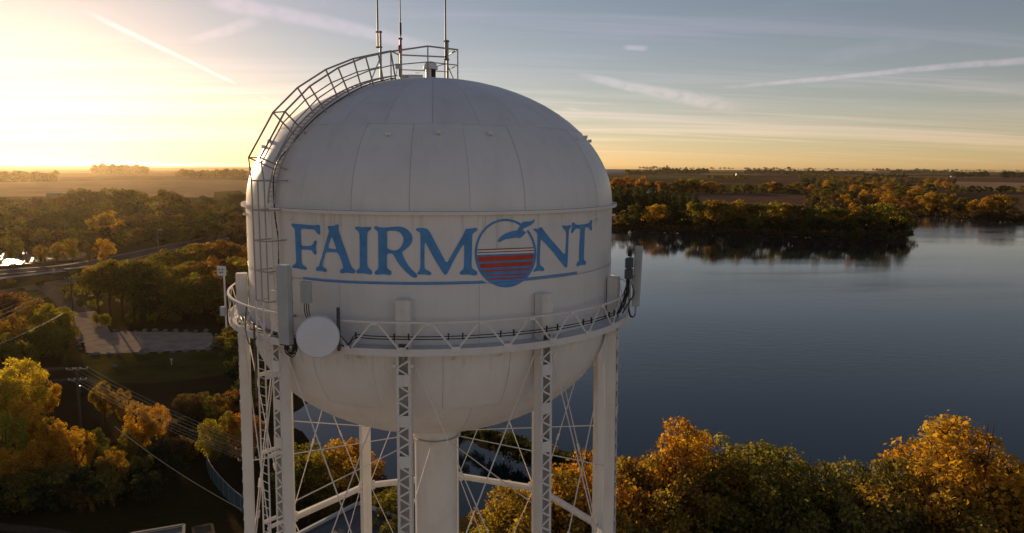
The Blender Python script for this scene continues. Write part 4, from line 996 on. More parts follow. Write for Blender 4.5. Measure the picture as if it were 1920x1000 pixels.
def conifer_set(seed, n, size):
    nr = np.random.default_rng(seed); c = []; r = []
    for k in range(26):
        z = 0.08 + 0.9 * k / 26; R0 = 0.24 * (1 - z) ** 0.7 + 0.012
        for j in range(max(3, int(9 * (1 - z)) + 2)):
            a = nr.uniform(0, 6.28); rr = R0 * nr.uniform(0.45, 1.0); c.append((rr * math.cos(a), rr * math.sin(a), z - rr * 0.25)); r.append(0.028 + 0.03 * (1 - z))
    v, f = leaves(nr, np.array(c), np.array(r), n, size, 0.6, 0.9)
    m = MB().tube([(0, 0, -0.02), (0, 0, 0.95)], [0.018, 0.003], 6)
    return npmesh('crown', v, f, M['leaf']), m.mesh('trunk', M['bark'], 50)
NEAR = [crown_set(10 + i, 64, 14000, 0.0115, rad=0.37 + 0.03 * (i % 3), z0=0.13 + 0.03 * (i % 2), lobe=(0.05, 0.13), twigs=90) for i in range(7)]
BARE = [crown_set(30, 26, 2600, 0.010, rad=0.34, z0=0.25)]
MID = [crown_set(40 + i, 36, 5600, 0.019, rad=0.40, z0=0.08, lobe=(0.075, 0.155)) for i in range(5)]
TALL = [crown_set(50 + i, 36, 5200, 0.019, rad=0.36, z0=0.36, lobe=(0.07, 0.14)) for i in range(3)]
FAR = [crown_set(60 + i, 24, 2200, 0.032, rad=0.44, z0=0.02, lobe=(0.10, 0.18)) for i in range(6)]
SHRUB = [crown_set(80 + i, 14, 2600, 0.035, rad=0.50, z0=0.02, lobe=(0.16, 0.26)) for i in range(3)]
CON = [conifer_set(90 + i, 3600, 0.022) for i in range(3)]
ntree = [0]
def tree(kind, xy, h, wide, colour, label, group=None, name='tree', cat='tree', z=0.0, jit=0.12):
    i = ntree[0]; ntree[0] += 1; rn = random.Random(900 + i)
    cm, tm = kind[i % len(kind)]
    e_ = empty(name, (xy[0], xy[1], z)); tag(e_, label, cat, group)
    e_.rotation_euler = (0, 0, rn.uniform(0, 6.28)); e_.scale = (h * wide, h * wide, h)
    o = link('trunk', tm, e_); c = link('crown', cm, e_); k = rn.uniform(1 - jit, 1 + jit)
    b = COL[colour]; c.color = (b[0] * k, b[1] * k * rn.uniform(0.93, 1.07), b[2] * k, 1)
    return e_
def art(c): return ('an ' if c[0] in 'aeo' else 'a ') + c
def hbase(x, top, base):                # height of a tree seen from y=top down to its foot at y=base
    p = P(x, base); d = ray(x, top); t = math.hypot(p[0] - CAM[0], p[1] - CAM[1]) / math.hypot(d[0], d[1]); return CAM[2] + d[2] * t
def row(specs, where, group, kind, name='tree', cat='tree', word='tree', hr=(15, 19), from_='the left', base=None, wr=(0.85, 1.15)):
    """specs: (x, y of the tree top in the photograph, colour[, height[, width]])"""
    specs = sorted(specs, key=lambda s: s[0])
    for i, s in enumerate(specs):
        rn = random.Random(int(s[0] * 7 + s[1])); h = s[3] if len(s) > 3 and s[3] else rn.uniform(*hr); wd = s[4] if len(s) > 4 else rn.uniform(*wr)
        if base is not None and not (len(s) > 3 and s[3]):
            bb = base(s[0]) if callable(base) else base; bb += rn.uniform(-2, 2) * (bb - 311) / 250.0; h = max(3.0, hbase(s[0], s[1], bb)); p = P(s[0], bb)
        else: p = P(s[0], s[1], h)
        tree(kind, p, h, wd, s[2], '%s %s, %s from %s %s' % (s[2], word, ORD[i] if i < len(ORD) else 'last', from_, where), group, name, cat)
# near shore, bottom right
NS = 'trees of the near lake shore'
row([(1165,845,'rust',13),(1215,838,'bronze',14),(1292,793,'golden',16),(1345,799,'yellow-green',15,0.8),(1262,818,'bronze',14),(1420,838,'olive',15),(1466,842,'olive',14),(1490,872,'yellow-green',13),
     (1545,912,'rust',11),(1612,852,'grey-green',15),(1668,868,'grey-green',14,0.9),(1722,852,'bronze',16),(1778,840,'olive',15),(1836,788,'golden',18,1.1),(1896,838,'golden',16)],
    'in the tall back row of the near shore', NS, NEAR)
row([(1170,945,'olive',12),(1240,905,'bronze',13),(1300,900,'bronze',13),(1372,925,'olive',12),(1440,920,'yellow-green',12),(1500,950,'olive',12),(1560,960,'brown',11),(1620,930,'olive',13),(1690,925,'grey-green',13),(1760,915,'bronze',13),
     (1830,905,'olive',14),(1905,915,'yellow-green',13)], 'in the middle row of the near shore', NS, NEAR)
row([(1185,985,'grey-green',11),(1270,975,'brown',11),(1350,982,'olive',10),(1450,985,'dark green',11),(1540,990,'olive',10),(1650,985,'bronze',11),(1740,980,'olive',11),(1850,985,'green',11)],
    'in the lowest row at the bottom right', NS, NEAR)
row([(925,955,'yellow-green',11,1.1),(975,900,'bronze',13),(1040,888,'bronze',14),(1092,848,'golden',15,0.9),(1110,905,'golden',13),(1040,940,'olive',12),(985,975,'green',10)],
    'between the tower legs right of the riser', 'trees seen between the tower legs', NEAR)
row([(1050,862,'brown',14,0.9),(1170,832,'brown',14,0.8),(1265,808,'brown',16,0.6),(1358,818,'brown',15,0.6)], 'on the near lake shore', 'thin bare trees on the near shore', BARE, word='half-bare tree')
row([(560,818,'olive',8.5),(600,838,'yellow-green',8),(650,820,'golden',9),(676,830,'orange',8,0.8),(625,858,'olive',7.5),(692,880,'brown',7),(575,865,'dark green',7),(655,868,'olive',7)], 'between the tower legs left of the riser', 'trees seen between the tower legs', NEAR)
row([(752,905,'olive',9,0.9),(800,940,'dark green',9),(870,985,'dark green',8)], 'behind the laced front leg', 'trees beside the dark roof', NEAR)
# spit in the lake
row([(862,792,'dark green',3.5),(890,793,'dark green',3),(918,800,'dark green',3.5),(945,806,'brown',3.5),(972,812,'dark green',4),(1000,822,'dark green',4),(1028,829,'brown',4.5),(1056,834,'dark green',5),(1085,838,'brown',5),(1108,846,'dark green',4)],
    'on the dark spit in the lake', 'shrubs on the spit', SHRUB, 'shrub', 'shrub', 'shrub')
# left foreground
row([(18,655,'yellow',13,0.85),(-32,672,'yellow',13,0.9),(72,692,'golden',9,0.7),(40,742,'golden',9,0.8),(5,775,'yellow-green',9,0.8),(96,775,'golden',8,0.75),(138,800,'golden',7,0.75),(58,820,'golden',7,0.8),(15,835,'golden',7,0.8)],
    'in the yellow clump at the left edge', 'yellow trees at the left edge', NEAR)
row([(190,706,'bronze',7,0.7),(226,724,'bronze',6,0.6),(258,746,'golden',8,0.7),(294,756,'golden',6,0.6),(208,838,'bronze',6,0.75),(176,802,'green',6,0.7),(236,808,'olive',5,0.7)],
    'right of the crossarm pole', 'trees right of the crossarm pole', NEAR)
row([(20,880,'olive',5),(70,870,'olive',5),(115,865,'olive',5),(155,858,'dark green',5),(190,865,'olive',5),(225,862,'dark green',4),(258,850,'olive',4),(285,835,'dark green',4),(310,815,'brown',4),(-20,885,'olive',5),(330,780,'brown',3.5),(350,770,'dark green',4),(0,905,'dark green',4),(45,900,'olive',4),(95,893,'dark green',4),(140,888,'brown',4),(180,885,'dark green',4),(270,880,'dark green',4),(320,850,'dark green',3.5),(345,820,'brown',3.5),(370,800,'dark green',3.5)],
    'below the yellow clump', 'shrubs below the yellow clump', SHRUB, 'shrub', 'shrub', 'shrub')
row([(395,780,'yellow-green',7,0.7),(425,772,'olive',7,0.7),(452,792,'golden',6,0.7),(405,735,'olive',6),(372,728,'brown',6),(440,722,'rust',7),(462,770,'orange',7),(350,735,'brown',5)], 'by the creek behind the curved fence', 'trees by the creek', NEAR)
row([(0,548,'rust',9),(30,545,'rust',9),(62,560,'bronze',9),(92,562,'yellow-green',10),(118,575,'yellow-green',9),(20,585,'bronze',9),(70,600,'olive',8),(0,615,'olive',8),(45,632,'olive',7),(110,615,'olive',7)],
    'in the thicket under the wires', 'trees under the wires', MID)
# wood behind the gravel lot
WL = 'trees behind the gravel lot'
row([(262,482,'olive'),(292,470,'olive'),(322,462,'olive'),(352,456,'olive'),(388,448,'bronze'),(420,446,'rust'),(452,444,'rust')], 'in the back row behind the gravel lot', WL, MID, base=lambda x: 556 - (x - 190) * 0.06, wr=(1.0, 1.25))
row([(255,500,'olive'),(290,500,'olive'),(320,492,'bronze'),(350,488,'olive'),(382,478,'bronze'),(415,474,'rust'),(448,476,'olive')], 'in the middle row behind the gravel lot', WL, MID, base=582, wr=(1.0, 1.25))
row([(186,486,'olive'),(208,480,'bronze'),(230,478,'olive'),(252,482,'olive'),(275,480,'olive')], 'with bare trunks behind the gravel lot', WL, TALL, base=600, wr=(0.8, 1.0), word='tall tree')
row([(282,522,'green'),(312,515,'bronze'),(346,510,'olive'),(380,505,'olive'),(414,500,'rust'),(446,505,'olive')], 'in the front row behind the gravel lot', WL, MID, base=604, wr=(1.0, 1.25))
row([(195,585,'yellow-green',3.5),(240,583,'olive',3),(285,580,'yellow-green',3.5),(330,582,'olive',3),(372,582,'dark green',3.5),(415,584,'olive',3.5),(446,588,'dark green',4)], 'under the wood behind the gravel lot', 'shrubs under the wood', SHRUB, 'shrub', 'shrub', 'shrub')
row([(440,600,'olive',9),(452,625,'green',8),(448,660,'dark green',7),(470,700,'dark green',8)], 'close left of the catwalk', 'trees close left of the tower', MID)
# trees by the bright water
row([(22,437,'olive'),(78,456,'bronze'),(108,452,'bronze'),(136,442,'bronze'),(195,440,'golden'),(168,456,'brown')], 'between the road and the dark wood', 'trees by the bright water', MID, base=493, wr=(0.75, 0.95))
# large wood on the left
WW = 'trees of the wood left of the tank'
rn = random.Random(5)
def fill(x0, x1, step, y, dy, cols):
    out = []; x = x0
    while x < x1: out.append((x + rn.uniform(-0.3, 0.3) * step, y + rn.uniform(-dy, dy), rn.choice(cols))); x += step
    return out
DK = ('olive', 'dark green', 'brown', 'dark green', 'green', 'olive')
row([(130,357,'rust'),(150,348,'olive'),(172,354,'brown'),(196,352,'olive'),(222,347,'olive'),(246,349,'olive'),(270,354,'yellow-green'),(312,350,'olive',None,1.35),(385,366,'dark green'),(345,368,'dark green'),(100,364,'olive'),(70,366,'brown'),(40,370,'olive'),(10,368,'olive')], 'on the skyline left of the tank', 'skyline trees left of the tank', FAR, base=404, wr=(1.0, 1.3))
row(fill(-10, 470, 24, 382, 6, DK), 'in the fourth row left of the tank', WW, FAR, base=420, wr=(1.1, 1.4))
row(fill(-20, 470, 26, 396, 6, DK), 'in the third row left of the tank', WW, FAR, base=436, wr=(1.1, 1.4))
row([(205,394,'golden',None,1.3),(185,404,'bronze')] + fill(-15, 170, 28, 410, 6, DK) + fill(240, 470, 28, 408, 6, DK), 'in the second row left of the tank', WW, FAR, base=452, wr=(1.1, 1.4))
row(fill(-10, 400, 30, 424, 5, DK), 'in the front row left of the tank', WW, FAR, base=lambda x: 466 - max(0, x - 220) * 0.10, wr=(1.0, 1.3))
row([(432,362,'dark green'),(446,360,'dark green'),(458,361,'dark green'),(470,363,'dark green')], 'in the dark clump beside the ring', 'dark clump beside the ring', FAR, base=388, wr=(1.0, 1.2))
# far shore, right
SH = lambda x: np.interp(x, (1150, 1250, 1400, 1550, 1660, 1700), (427, 431.5, 436.5, 441.5, 444, 438))
row([(1160,400,'rust'),(1185,380,'green'),(1205,390,'dark green'),(1230,377,'golden',None,1.2),(1258,384,'dark green'),(1213,398,'yellow-green'),(1280,392,'dark green')], 'next to the tank on the far shore', 'trees on the far shore beside the tank', FAR, base=SH, wr=(0.9, 1.2))
row([(1300,376,'yellow-green'),(1320,374,'olive'),(1340,367,'bronze'),(1360,374,'yellow-green'),(1376,369,'bronze'),(1398,378,'olive'),(1420,376,'olive'),(1448,376,'yellow-green'),(1475,374,'bronze'),(1500,378,'olive'),(1525,377,'olive'),(1552,383,'yellow-green'),(1575,386,'olive'),(1598,380,'golden'),(1622,376,'olive'),(1648,372,'yellow-green',None,1.1),(1672,378,'olive',None,1.1),(1690,390,'olive')],
    'along the wooded point', 'trees on the wooded point', FAR, base=lambda x: SH(x) - 2, wr=(0.85, 1.1))
row([(x, 404 + (i % 3) * 3, ('brown', 'dark green', 'olive', 'dark green')[i % 4]) for i, x in enumerate(range(1170, 1700, 24))], 'low on the bank of the far shore', 'low trees on the far bank', FAR, base=SH, wr=(1.1, 1.5))
row([(1150,343,'dark green'),(1163,346,'dark green'),(1178,344,'dark green'),(1192,347,'dark green'),(1207,346,'dark green'),(1222,350,'dark green'),(1240,348,'dark green'),(1250,354,'dark green'),(1264,358,'dark green'),(1280,358,'dark green'),(1292,364,'dark green'),(1303,357,'dark green'),(1170,352,'dark green'),(1200,355,'dark green'),(1230,358,'dark green')], 'in the dark stand beside the tank', 'spruces beside the tank', CON, 'spruce_tree', word='spruce', base=lambda x: 404 - (x - 1150) * 0.08, wr=(1.0, 1.35))
G2 = ('golden', 'olive', 'bronze', 'brown', 'dark green', 'olive', 'golden')
row([(1155,330,'orange'),(1178,328,'orange'),(1205,330,'golden'),(1238,337,'golden'),(1262,338,'brown'),(1278,334,'bronze'),(1300,331,'yellow-green'),(1318,336,'golden')] + fill(1160, 1300, 22, 339, 3, ('brown', 'olive', 'dark green')), 'in the far belt above the spruces', 'trees above the spruces', FAR, base=362, wr=(1.0, 1.3))
row([(1335,337,'golden'),(1446,338,'golden'),(1490,340,'bronze'),(1296,345,'golden')] + fill(1290, 1510, 17, 343, 3, ('brown', 'dark green', 'olive', 'brown')), 'in the belt behind the brown field', 'trees behind the brown field', FAR, base=362, wr=(1.0, 1.3))
for k, (yb, yt) in enumerate(((345, 333), (354, 338), (364, 345), (376, 354), (390, 363))):
    nm = ('farthest', 'second farthest', 'middle', 'second nearest', 'nearest')[k]
    row(fill(1510 + 6 * k, (1800, 1780, 1760, 1745, 1735)[k], 14 + 3 * k, yt, 3, G2) + ([(1626, 340, 'golden', None, 1.3), (1600, 344, 'golden')] if k == 2 else []), 'in the %s row behind the point' % nm, 'wood behind the point', FAR, base=yb, wr=(1.0, 1.35))
row([(1700,364,'rust'),(1725,362,'bronze'),(1738,356,'golden'),(1760,358,'bronze'),(1782,362,'bronze'),(1808,366,'olive'),(1830,372,'golden'),(1848,366,'golden'),(1868,362,'bronze'),(1886,364,'bronze'),(1712,372,'brown'),(1750,374,'dark green'),(1795,376,'brown')], 'on the shore at the right edge', 'trees on the right-hand shore', FAR, base=lambda x: np.interp(x, (1690, 1740, 1800, 1850, 1930), (406, 401, 405, 409, 412)), wr=(0.9, 1.2))
row([(x, 392 + (i % 2) * 3, ('brown', 'dark green')[i % 2]) for i, x in enumerate(range(1830, 1935, 16))], 'low on the bank at the right edge', 'low trees at the right edge', FAR, base=414, wr=(1.2, 1.6))
row(fill(1790, 1935, 14, 347, 2, ('dark green', 'olive', 'dark green')), 'in the hedge at the right edge', 'hedge trees at the right edge', FAR, base=362, wr=(1.0, 1.4))
# brush along the far banks and distant groves that read as single masses
def clumps(name, pts, h, colour, per=420, leaf=0.06):
    rn = random.Random(int(pts[0][0])); nr = np.random.default_rng(len(pts)); cs = []; rs = []
    for x, y in pts:
        hh = h * rn.uniform(0.4, 1.12)
        for k in range(5):
            a = rn.uniform(0, 6.28); r_ = hh * 0.4; cs.append((x + r_ * math.cos(a), y + r_ * math.sin(a), hh * rn.uniform(0.05, 0.75))); rs.append(hh * rn.uniform(0.2, 0.3))
    v, f = leaves(nr, np.array(cs), np.array(rs), len(pts) * per, h * leaf)
    v[:, 2] = np.clip(v[:, 2], -0.55, None)
    o = link(name, npmesh(name, v, f, M['leaf'])); o.color = (*COL[colour], 1); tag(o, kind='stuff')
def bank(pts, n, h, colour):
    q = []
    for i in range(n):
        x = pts[0][0] + (pts[-1][0] - pts[0][0]) * i / (n - 1); y = np.interp(x, [p[0] for p in pts], [p[1] for p in pts]); p = P(x, y); q.append((p[0], p[1]))
    clumps('bank_brush', q, h, colour, 160, 0.12)
bank([(1140,428.3),(1250,433.6),(1400,438.6),(1550,443.6),(1660,446.4),(1698,443)], 170, 4.0, 'brown')
bank([(1690,409),(1740,403),(1790,407),(1850,412),(1940,415)], 80, 4.0, 'brown')
def grove(x0, x1, top, base, n, colour):
    rn = random.Random(int(x0 * 3 + x1)); xm = (x0 + x1) / 2; h = hbase(xm, top, base); q = []
    n *= 3
    for i in range(n):
        x = x0 + (x1 - x0) * (i + rn.random()) / n; p = P(x, base - rn.uniform(0, 0.25) * (base - top)); q.append((p[0], p[1]))
    clumps('grove', q, h, colour, 240, 0.13)
for a in ((176,274,309,328,14,'olive'),(328,458,318,333,16,'olive'),(-20,104,322,341,14,'olive'),(-50,120,300,308,14,'brown'),(280,470,303,309.5,18,'brown'),(120,300,301,308.5,14,'brown'),
          (1176,1240,318,328,9,'dark green'),(1240,1325,316,327,12,'dark green'),(1395,1470,318,326,10,'dark green'),(1470,1620,319,327,20,'dark green'),(1620,1700,325,333,11,'dark green'),(1670,1790,318.5,326,14,'dark green'),
          (1785,1850,321,333,10,'dark green'),(1880,1935,322,334,9,'dark green'),(1200,1400,312,318,16,'brown'),(1400,1640,314,320,18,'brown'),(1640,1930,316.5,322.5,22,'brown'),(1500,1560,326,334,8,'olive'),(1560,1680,330,338,13,'olive'),(1330,1400,328,336,9,'olive')):
    grove(*a)

# undergrowth that fills the far woods
def thicket(poly, n, h, colour, seed):
    rn = random.Random(seed); xs = [p[0] for p in poly]; q = []
    while len(q) < n:
        x = rn.uniform(min(xs), max(xs)); yt = np.interp(x, [p[0] for p in poly], [p[1] for p in poly]); yb = np.interp(x, [p[0] for p in poly], [p[2] for p in poly])
        p = P(x, yt + (yb - yt) * rn.random() ** 0.8); q.append((p[0], p[1]))
    clumps('undergrowth', q, h, colour, 150, 0.10)
thicket([(1500,340,388),(1560,338,394),(1700,342,400),(1800,346,360)], 330, 8.0, 'brown', 1)
thicket([(1150,346,395),(1290,350,372),(1300,350,364),(1510,350,364)], 200, 7.0, 'dark green', 2)
thicket([(-30,395,466),(230,392,462),(470,392,428)], 220, 7.0, 'dark green', 3)
thicket([(1300,418,436),(1500,424,441),(1690,432,442)], 120, 6.0, 'dark green', 4)
row([(20,520,'olive',2.5),(75,524,'dark green',2.5),(120,532,'olive',3),(160,528,'olive',3),(148,560,'dark green',2.5),(130,548,'olive',2.5),(40,538,'dark green',2.5),(175,560,'yellow-green',3),(180,585,'olive',3)], 'by the tracks left of the lot', 'shrubs by the tracks', SHRUB, 'shrub', 'shrub', 'shrub')
# ------------------------------------------------------------------ poles, wires, boulders, fence, buildings
def pole(px, py_top, h, label, arms, lean=0.0):
    p = P(px, py_top, h); e_ = empty('utility_pole', (p[0], p[1], 0)); tag(e_, label, 'utility pole', 'utility poles')
    MB().tube([(0, 0, -0.3), (lean * 0.5, 0, h * 0.5), (lean, 0, h)], [0.22, 0.19, 0.15], 8).build('shaft', M['wood'], e_, 50)
    pts = []
    for zz, w_, ang in arms:
        d = Vector((math.cos(ang), math.sin(ang), 0)); c = Vector((lean, 0, h - zz)); n_ = Vector((-d.y, d.x, 0))
        cr_ = MB().bar(c - d * w_ / 2 + n_ * 0.16, c + d * w_ / 2 + n_ * 0.16, 0.10, 0.13).build('crossarm', M['wood'], e_)
        for f in (-0.47, -0.16, 0.16, 0.47):
            q = c + d * w_ * f + n_ * 0.16 + Vector((0, 0, 0.06))
            MB().tube([q, q + Vector((0, 0, 0.08)), q + Vector((0, 0, 0.2)), q + Vector((0, 0, 0.25))], [0.03, 0.08, 0.07, 0.03], 8).build('insulator', M['insul'], cr_, 40)
            pts.append(Vector((p[0], p[1], 0)) + q + Vector((0, 0, 0.25)))
    return e_, pts, p
ang = R_(8)
eA, ptA, pA = pole(143, 690, 11.5, 'wooden utility pole with two crossarms among the yellow trees', ((0.25, 2.6, ang), (1.7, 2.2, ang)))
MB().tube([(0.26, -0.1, 8.2), (0.26, -0.1, 9.1)], 0.2, 10).build('transformer', M['dark_metal'], eA, 40)
eB, ptB, pB = pole(462, 838, 9.5, 'wooden utility pole half hidden by the far left tower leg', ((0.3, 2.2, ang), (1.5, 1.8, ang)))
eC, ptC, pC = pole(132, 521, 11.0, 'distant wooden utility pole below the road on the left', ((0.25, 2.6, ang), (1.5, 2.2, ang)))
def wire(a, b, sag, label, r=0.028, group='overhead wires'):
    a, b = Vector(a), Vector(b); pts = [a.lerp(b, i / 16) - Vector((0, 0, sag * 4 * (i / 16) * (1 - i / 16))) for i in range(17)]
    tag(MB().tube(pts, r, 5, caps=False).build('overhead_wire', M['wire'], None, 60), label, 'wire', group)
offL = [P(-140, 560 + 12 * i, 11 - (i > 3) * 1.3) for i in range(8)]
for i in range(8):
    wire(ptA[i], ptB[i], 0.6, '%s overhead wire from the crossarm pole to the pole by the tower leg' % ORD[i], 0.017, 'wires to the tower pole')
    wire(ptA[i], P(-170, 672 + 10 * i, 11.2 - (i > 3) * 1.3), 0.5, '%s overhead wire from the crossarm pole to the left picture edge' % ORD[i], 0.018, 'wires to the left edge')
    if i < 6: wire(ptC[i], P(-150, 588 + 16 * i, 11.2 - (i > 3) * 1.3), 0.7, '%s overhead wire from the distant pole down to the left edge' % ORD[i], 0.03, 'wires above the thicket')
    if i < 3: wire(ptC[i + 2], P(420, 478 + i * 5, 11), 1.0, '%s overhead wire from the distant pole towards the wood' % ORD[i], 0.022, 'wires towards the wood')
wire(P(-40, 660, 9), P(118, 588, 9), 0.4, 'lowest overhead wire crossing the thicket at the left', 0.03)
wire(P(215, 800, 8.5), P(455, 957, 6.5), 0.5, 'single wire slanting over the dark slope to the curved fence', 0.03)
# boulders round the gravel lot
def boulder_mesh(seed):
    bm = bmesh.new(); bmesh.ops.create_icosphere(bm, subdivisions=2, radius=1.0); rn = random.Random(seed)
    k = [Vector((rn.gauss(0, 1), rn.gauss(0, 1), rn.gauss(0, 1))).normalized() for _ in range(9)]
    for v in bm.verts:
        for n_ in k:
            d = v.co.dot(n_) - 0.72
            if d > 0: v.co -= n_ * d
        v.co.z *= 0.72; v.co *= rn.uniform(0.95, 1.05)
    me = bpy.data.meshes.new('boulder'); bm.to_mesh(me); bm.free(); me.materials.append(M['rock']); return me
BM = [boulder_mesh(i) for i in range(4)]
edge_far = [(215 + i * 19, 621.5 + (i % 3) * 0.4) for i in range(10)]; edge_near = [(172, 666), (181, 665.5), (203, 665), (220, 665), (271, 663), (300, 662), (325, 661.5), (349, 660), (372, 659), (391, 657)]; edge_r = [(405, 629), (406, 636), (404, 643), (400, 650)]; edge_l = [(150, 632), (148, 640), (148, 648), (151, 656)]
for pts, wh in ((edge_far, 'from the left along the wood side of the gravel lot'), (edge_near, 'from the left along the lawn side of the gravel lot'), (edge_r, 'from the back at the right end of the gravel lot'), (edge_l, 'from the back at the left end of the gravel lot')):
    for i, (x, y) in enumerate(pts):
        rn = random.Random(int(x * 11 + y)); p = P(x, y); o = link('boulder', BM[rn.randrange(4)]); s = rn.uniform(0.4, 0.75)
        if (x, y) == (271, 663): s = 1.1
        o.location = (p[0], p[1], s * 0.3); o.scale = (s, s * rn.uniform(0.8, 1.2), s); o.rotation_euler = (0, 0, rn.uniform(0, 6.28))
        tag(o, '%s grey boulder %s' % (ORD[i], wh), 'boulder', 'boulders round the gravel lot')
p = P(215, 689); o = link('boulder', BM[1]); o.location = (p[0], p[1], 0.25); o.scale = (0.7, 0.5, 0.5); tag(o, 'pale flat stone lying alone on the lawn', 'boulder')
p = P(322, 684); m = MB(); m.box((0, 0, 0.6), (0.12, 0.12, 1.2)); e_ = empty('marker_post', (p[0], p[1], 0)); tag(e_, 'short white marker post standing on the lawn below the lot', 'post')
m.build('post', M['siding'], e_); MB().box((0, -0.08, 1.05), (0.4, 0.03, 0.35)).build('plate', M['siding'], e_)
# curved fence with screening
fp = smooth_path([Vector((*P(x, y)[:2], 0)) for x, y in ((388, 872), (391, 888), (402, 908), (420, 930), (440, 950), (462, 968))], 4)
fe = empty('screened_fence', tuple(fp[0])); tag(fe, 'curved chain-link fence with blue-green screening near the tower leg', 'fence')
o0 = fp[0]; top_ = MB().tube([p - o0 + Vector((0, 0, 1.95)) for p in fp], 0.05, 6).build('top_rail', M['galv'], fe, 50)
for i, p in enumerate(fp[::2]): MB().tube([p - o0 + Vector((0, 0, -0.2)), p - o0 + Vector((0, 0, 2.05))], 0.045, 6).build('post', M['galv'], fe, 50)
for i in range(0, len(fp) - 2, 2):
    m = MB(); a, b, c = fp[i] - o0, fp[i + 1] - o0, fp[min(i + 2, len(fp) - 1)] - o0
    for q, r in ((a, b), (b, c)): m.bar(q + Vector((0, 0, 0.97)), r + Vector((0, 0, 0.97)), 0.03, 1.84)
    m.build('screen_panel', M['fence'], fe)
# buildings
def gable(name, label, px, py, w_, d_, h, rh, rot, wall='siding', roof='shingle', wins=3, cat='house', group=None):
    p = P(px, py); e_ = empty(name, (p[0], p[1], 0)); e_.rotation_euler = (0, 0, rot); tag(e_, label, cat, group)
    a, b = w_ / 2, d_ / 2
    MB().add([(-a, -b, 0), (a, -b, 0), (a, b, 0), (-a, b, 0), (-a, -b, h), (a, -b, h), (a, b, h), (-a, b, h), (-a, 0, h + rh), (a, 0, h + rh)],
             [(0, 1, 5, 4), (2, 3, 7, 6), (1, 2, 6, 9, 5), (3, 0, 4, 8, 7)]).build('wall', M[wall], e_)
    k = 0.5; m = MB()
    for s in (-1, 1):
        q = [(-a - k, s * (b + k), h - rh * k / b), (a + k, s * (b + k), h - rh * k / b), (a + k, 0, h + rh), (-a - k, 0, h + rh)]
        m.add([(x, y, z + 0.05) for x, y, z in q] + [(x, y, z + 0.22) for x, y, z in q], [(3, 2, 1, 0), (4, 5, 6, 7), (0, 1, 5, 4), (1, 2, 6, 5), (2, 3, 7, 6), (3, 0, 4, 7)])
    m.build('roof', M[roof], e_)
    for i in range(wins):
        x = -a + w_ * (i + 0.5) / wins
        for s in (-1, 1): MB().box((x, s * (b + 0.02), h * 0.55), (1.1, 0.06, 1.2)).build('window', M['glass'], e_)
    MB().box((a * 0.4, -b - 0.03, 1.05), (1.0, 0.08, 2.1)).build('door', M['shingle'], e_)
    return e_
gable('farm_house', 'white house with grey roof half hidden at the far left of the wood', 104, 378, 14, 9, 5, 3.2, 0.3)
gable('farm_house', 'small pale house under the round tree in the left wood', 286, 392, 10, 8, 5, 3, -0.5)
gable('farm_house', 'white farmhouse by the far hazy grove on the left', 186, 324, 14, 10, 6, 4, 0.2)
gable('farm_house', 'pale house near the spruces right of the tank', 1220, 362, 12, 8, 4, 2.6, 0.4)
gable('farm_house', 'little white house with low roof behind the golden far trees', 1182, 343, 14, 8, 4, 2.6, -0.2)
gable('barn', 'white barn with grey roof on the far field at the right edge', 1786, 333, 24, 12, 6, 4, 0.1, cat='barn')
gable('barn', 'long white shed on the far horizon field', 1500, 323, 60, 16, 5, 3, 0.1, cat='barn', wins=6)
gable('farm_house', 'white house beside the road verge near the equator ring', 420, 430, 9, 7, 4, 2.4, 0.5)
gable('warehouse', 'very large grey-roofed warehouse on the horizon beside the tank', 1140, 327, 150, 90, 12, 9, 0.1, 'concrete', 'metalroof', 8, 'warehouse')
# farmstead with silo-like grey block
p = P(1383, 334); e_ = empty('grain_elevator', (p[0], p[1], 0)); tag(e_, 'tall grey grain elevator with low sheds on the far plain', 'grain elevator')
MB().box((0, 0, 9), (15, 13, 18)).build('tower_block', M['metalroof'], e_); m = MB().add([(-8, -7, 18), (8, -7, 18), (8, 7, 18), (-8, 7, 18), (-8, 0, 22), (8, 0, 22)], [(0, 1, 5, 4), (2, 3, 4, 5), (1, 2, 5), (3, 0, 4), (0, 3, 2, 1)]); m.build('roof', M['shingle'], e_)
MB().box((16, 0, 5), (17, 14, 10)).build('shed', M['metalroof'], e_); MB().box((-19, -2, 3), (22, 12, 6)).build('shed', M['siding'], e_); MB().tube([(-8, -10, 0), (-8, -10, 14)], 3.2, 16).build('bin', M['siding'], e_, 40)
# dark flat-roofed building between the legs
cs = [P(x, y, 5.0) for x, y in ((540, 1010), (668, 944), (700, 948), (830, 1040))]
def flatroof(name, label, pts, h, rim=0.35, mat='roof_dark', edge='siding'):
    c = sum((Vector((q[0], q[1], 0)) for q in pts), Vector()) / len(pts); e_ = empty(name, tuple(c)); tag(e_, label, 'building')
    q = [Vector((a[0], a[1], 0)) - c for a in pts]; n = len(q); m = MB()
    m.add([(a.x, a.y, 0) for a in q] + [(a.x, a.y, h) for a in q], [(i, (i + 1) % n, n + (i + 1) % n, n + i) for i in range(n)]); m.build('wall', M['siding'], e_)
    m = MB().add([(a.x, a.y, h + 0.02) for a in q], [tuple(range(n))]); me = m.mesh('roof', M[mat]); me.update()
    if me.polygons[0].normal.z < 0: me.flip_normals()
    link('roof', me, e_)
    for i in range(n): MB().bar(q[i] + Vector((0, 0, h + 0.12)), q[(i + 1) % n] + Vector((0, 0, h + 0.12)), 0.28, rim).build('parapet', M[edge], e_)
    return e_
A0, A1 = Vector(P(560, 1004, 5.0)), Vector(P(672, 946, 5.0)); d = (A1 - A0).normalized(); n_ = Vector((d.y, -d.x, 0)); A1b = A0 + d * 26
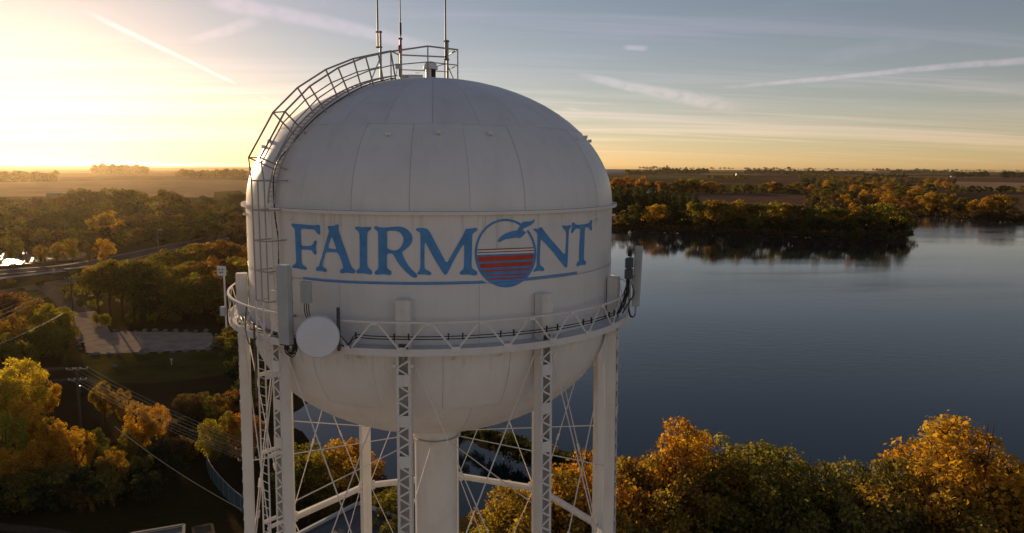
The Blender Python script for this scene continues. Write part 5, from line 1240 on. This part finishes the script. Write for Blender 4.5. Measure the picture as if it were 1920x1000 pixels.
e_ = flatroof('flat_roofed_building', 'dark flat-roofed building with pale edge below the tower legs', [A0 - d * 4, A1, A1 + n_ * 22, A0 - d * 4 + n_ * 22], 5.0)
MB().box((1, 2, 5.5), (1.4, 1.4, 0.9)).build('roof_unit', M['galv'], e_); MB().tube([(-3, -1, 5.0), (-3, -1, 5.9)], 0.12, 8).build('roof_pipe', M['galv'], e_)
B0, B1 = Vector(P(245, 1003, 3.5)), Vector(P(345, 986, 3.5)); d = (B1 - B0).normalized(); n_ = Vector((d.y, -d.x, 0))
flatroof('garden_shed', 'pale flat shed roof at the bottom left edge', [B0, B1, B1 + n_ * 7, B0 + n_ * 7], 3.5, 0.12, 'shingle', 'shingle')
B0, B1 = Vector(P(362, 992, 2.6)), Vector(P(397, 985, 2.6)); d = (B1 - B0).normalized(); n_ = Vector((d.y, -d.x, 0))
flatroof('garden_shed', 'small brown shed roof at the bottom edge beside the pale roof', [B0, B1, B1 + n_ * 4, B0 + n_ * 4], 2.6, 0.12, 'dirt', 'dirt')
# street lamp, buoy, fallen trunk at the point, road sign
p = P(297, 468); e_ = empty('street_lamp', (p[0], p[1], 0)); tag(e_, 'tall street lamp standing beside the road behind the wood', 'street lamp')
MB().tube([(0, 0, 0), (0, 0, 8.2), (0.5, -0.3, 8.8), (2.0, -1.0, 9.0)], [0.12, 0.08, 0.06, 0.05], 8).build('mast', M['galv'], e_, 50); MB().box((2.3, -1.15, 8.98), (0.9, 0.4, 0.16)).build('lamp_head', M['siding'], e_)
p = P(1181, 437.5, WATER); e_ = empty('buoy', (p[0], p[1], WATER)); tag(e_, 'white mooring buoy floating just off the far shore beside the tank', 'buoy')
MB().revolve([(0.0, -0.4), (0.8, -0.2), (0.95, 0.3), (0.6, 0.9), (0.25, 1.1), (0.25, 1.5), (0.0, 1.55)], nt=16).build('float', M['siding'], e_, 40); MB().tube([(0, 0, 1.5), (0, 0, 2.0)], 0.06, 6).build('staff', M['galv'], e_)
p = P(1700, 436, 0); e_ = empty('fallen_trunk', (p[0], p[1], 0)); tag(e_, 'bare dead branches leaning over the water at the tip of the point', 'dead tree')
b_ = P(1717, 432, 0.4) - p; MB().tube([(0, 0, 0.6), Vector(b_) * 0.5 + Vector((0, 0, 1.0)), Vector(b_) + Vector((0, 0, 0.2))], [0.4, 0.28, 0.1], 7).build('trunk', M['bark'], e_, 50)
for dx, dz_ in ((0.4, 2.2), (0.6, 1.6), (0.8, 0.8)): MB().tube([Vector(b_) * dx + Vector((0, 0, 0.9)), Vector(b_) * (dx + 0.25) + Vector((0, 1, 0.6 + dz_))], [0.14, 0.04], 6).build('branch', M['bark'], e_, 50)
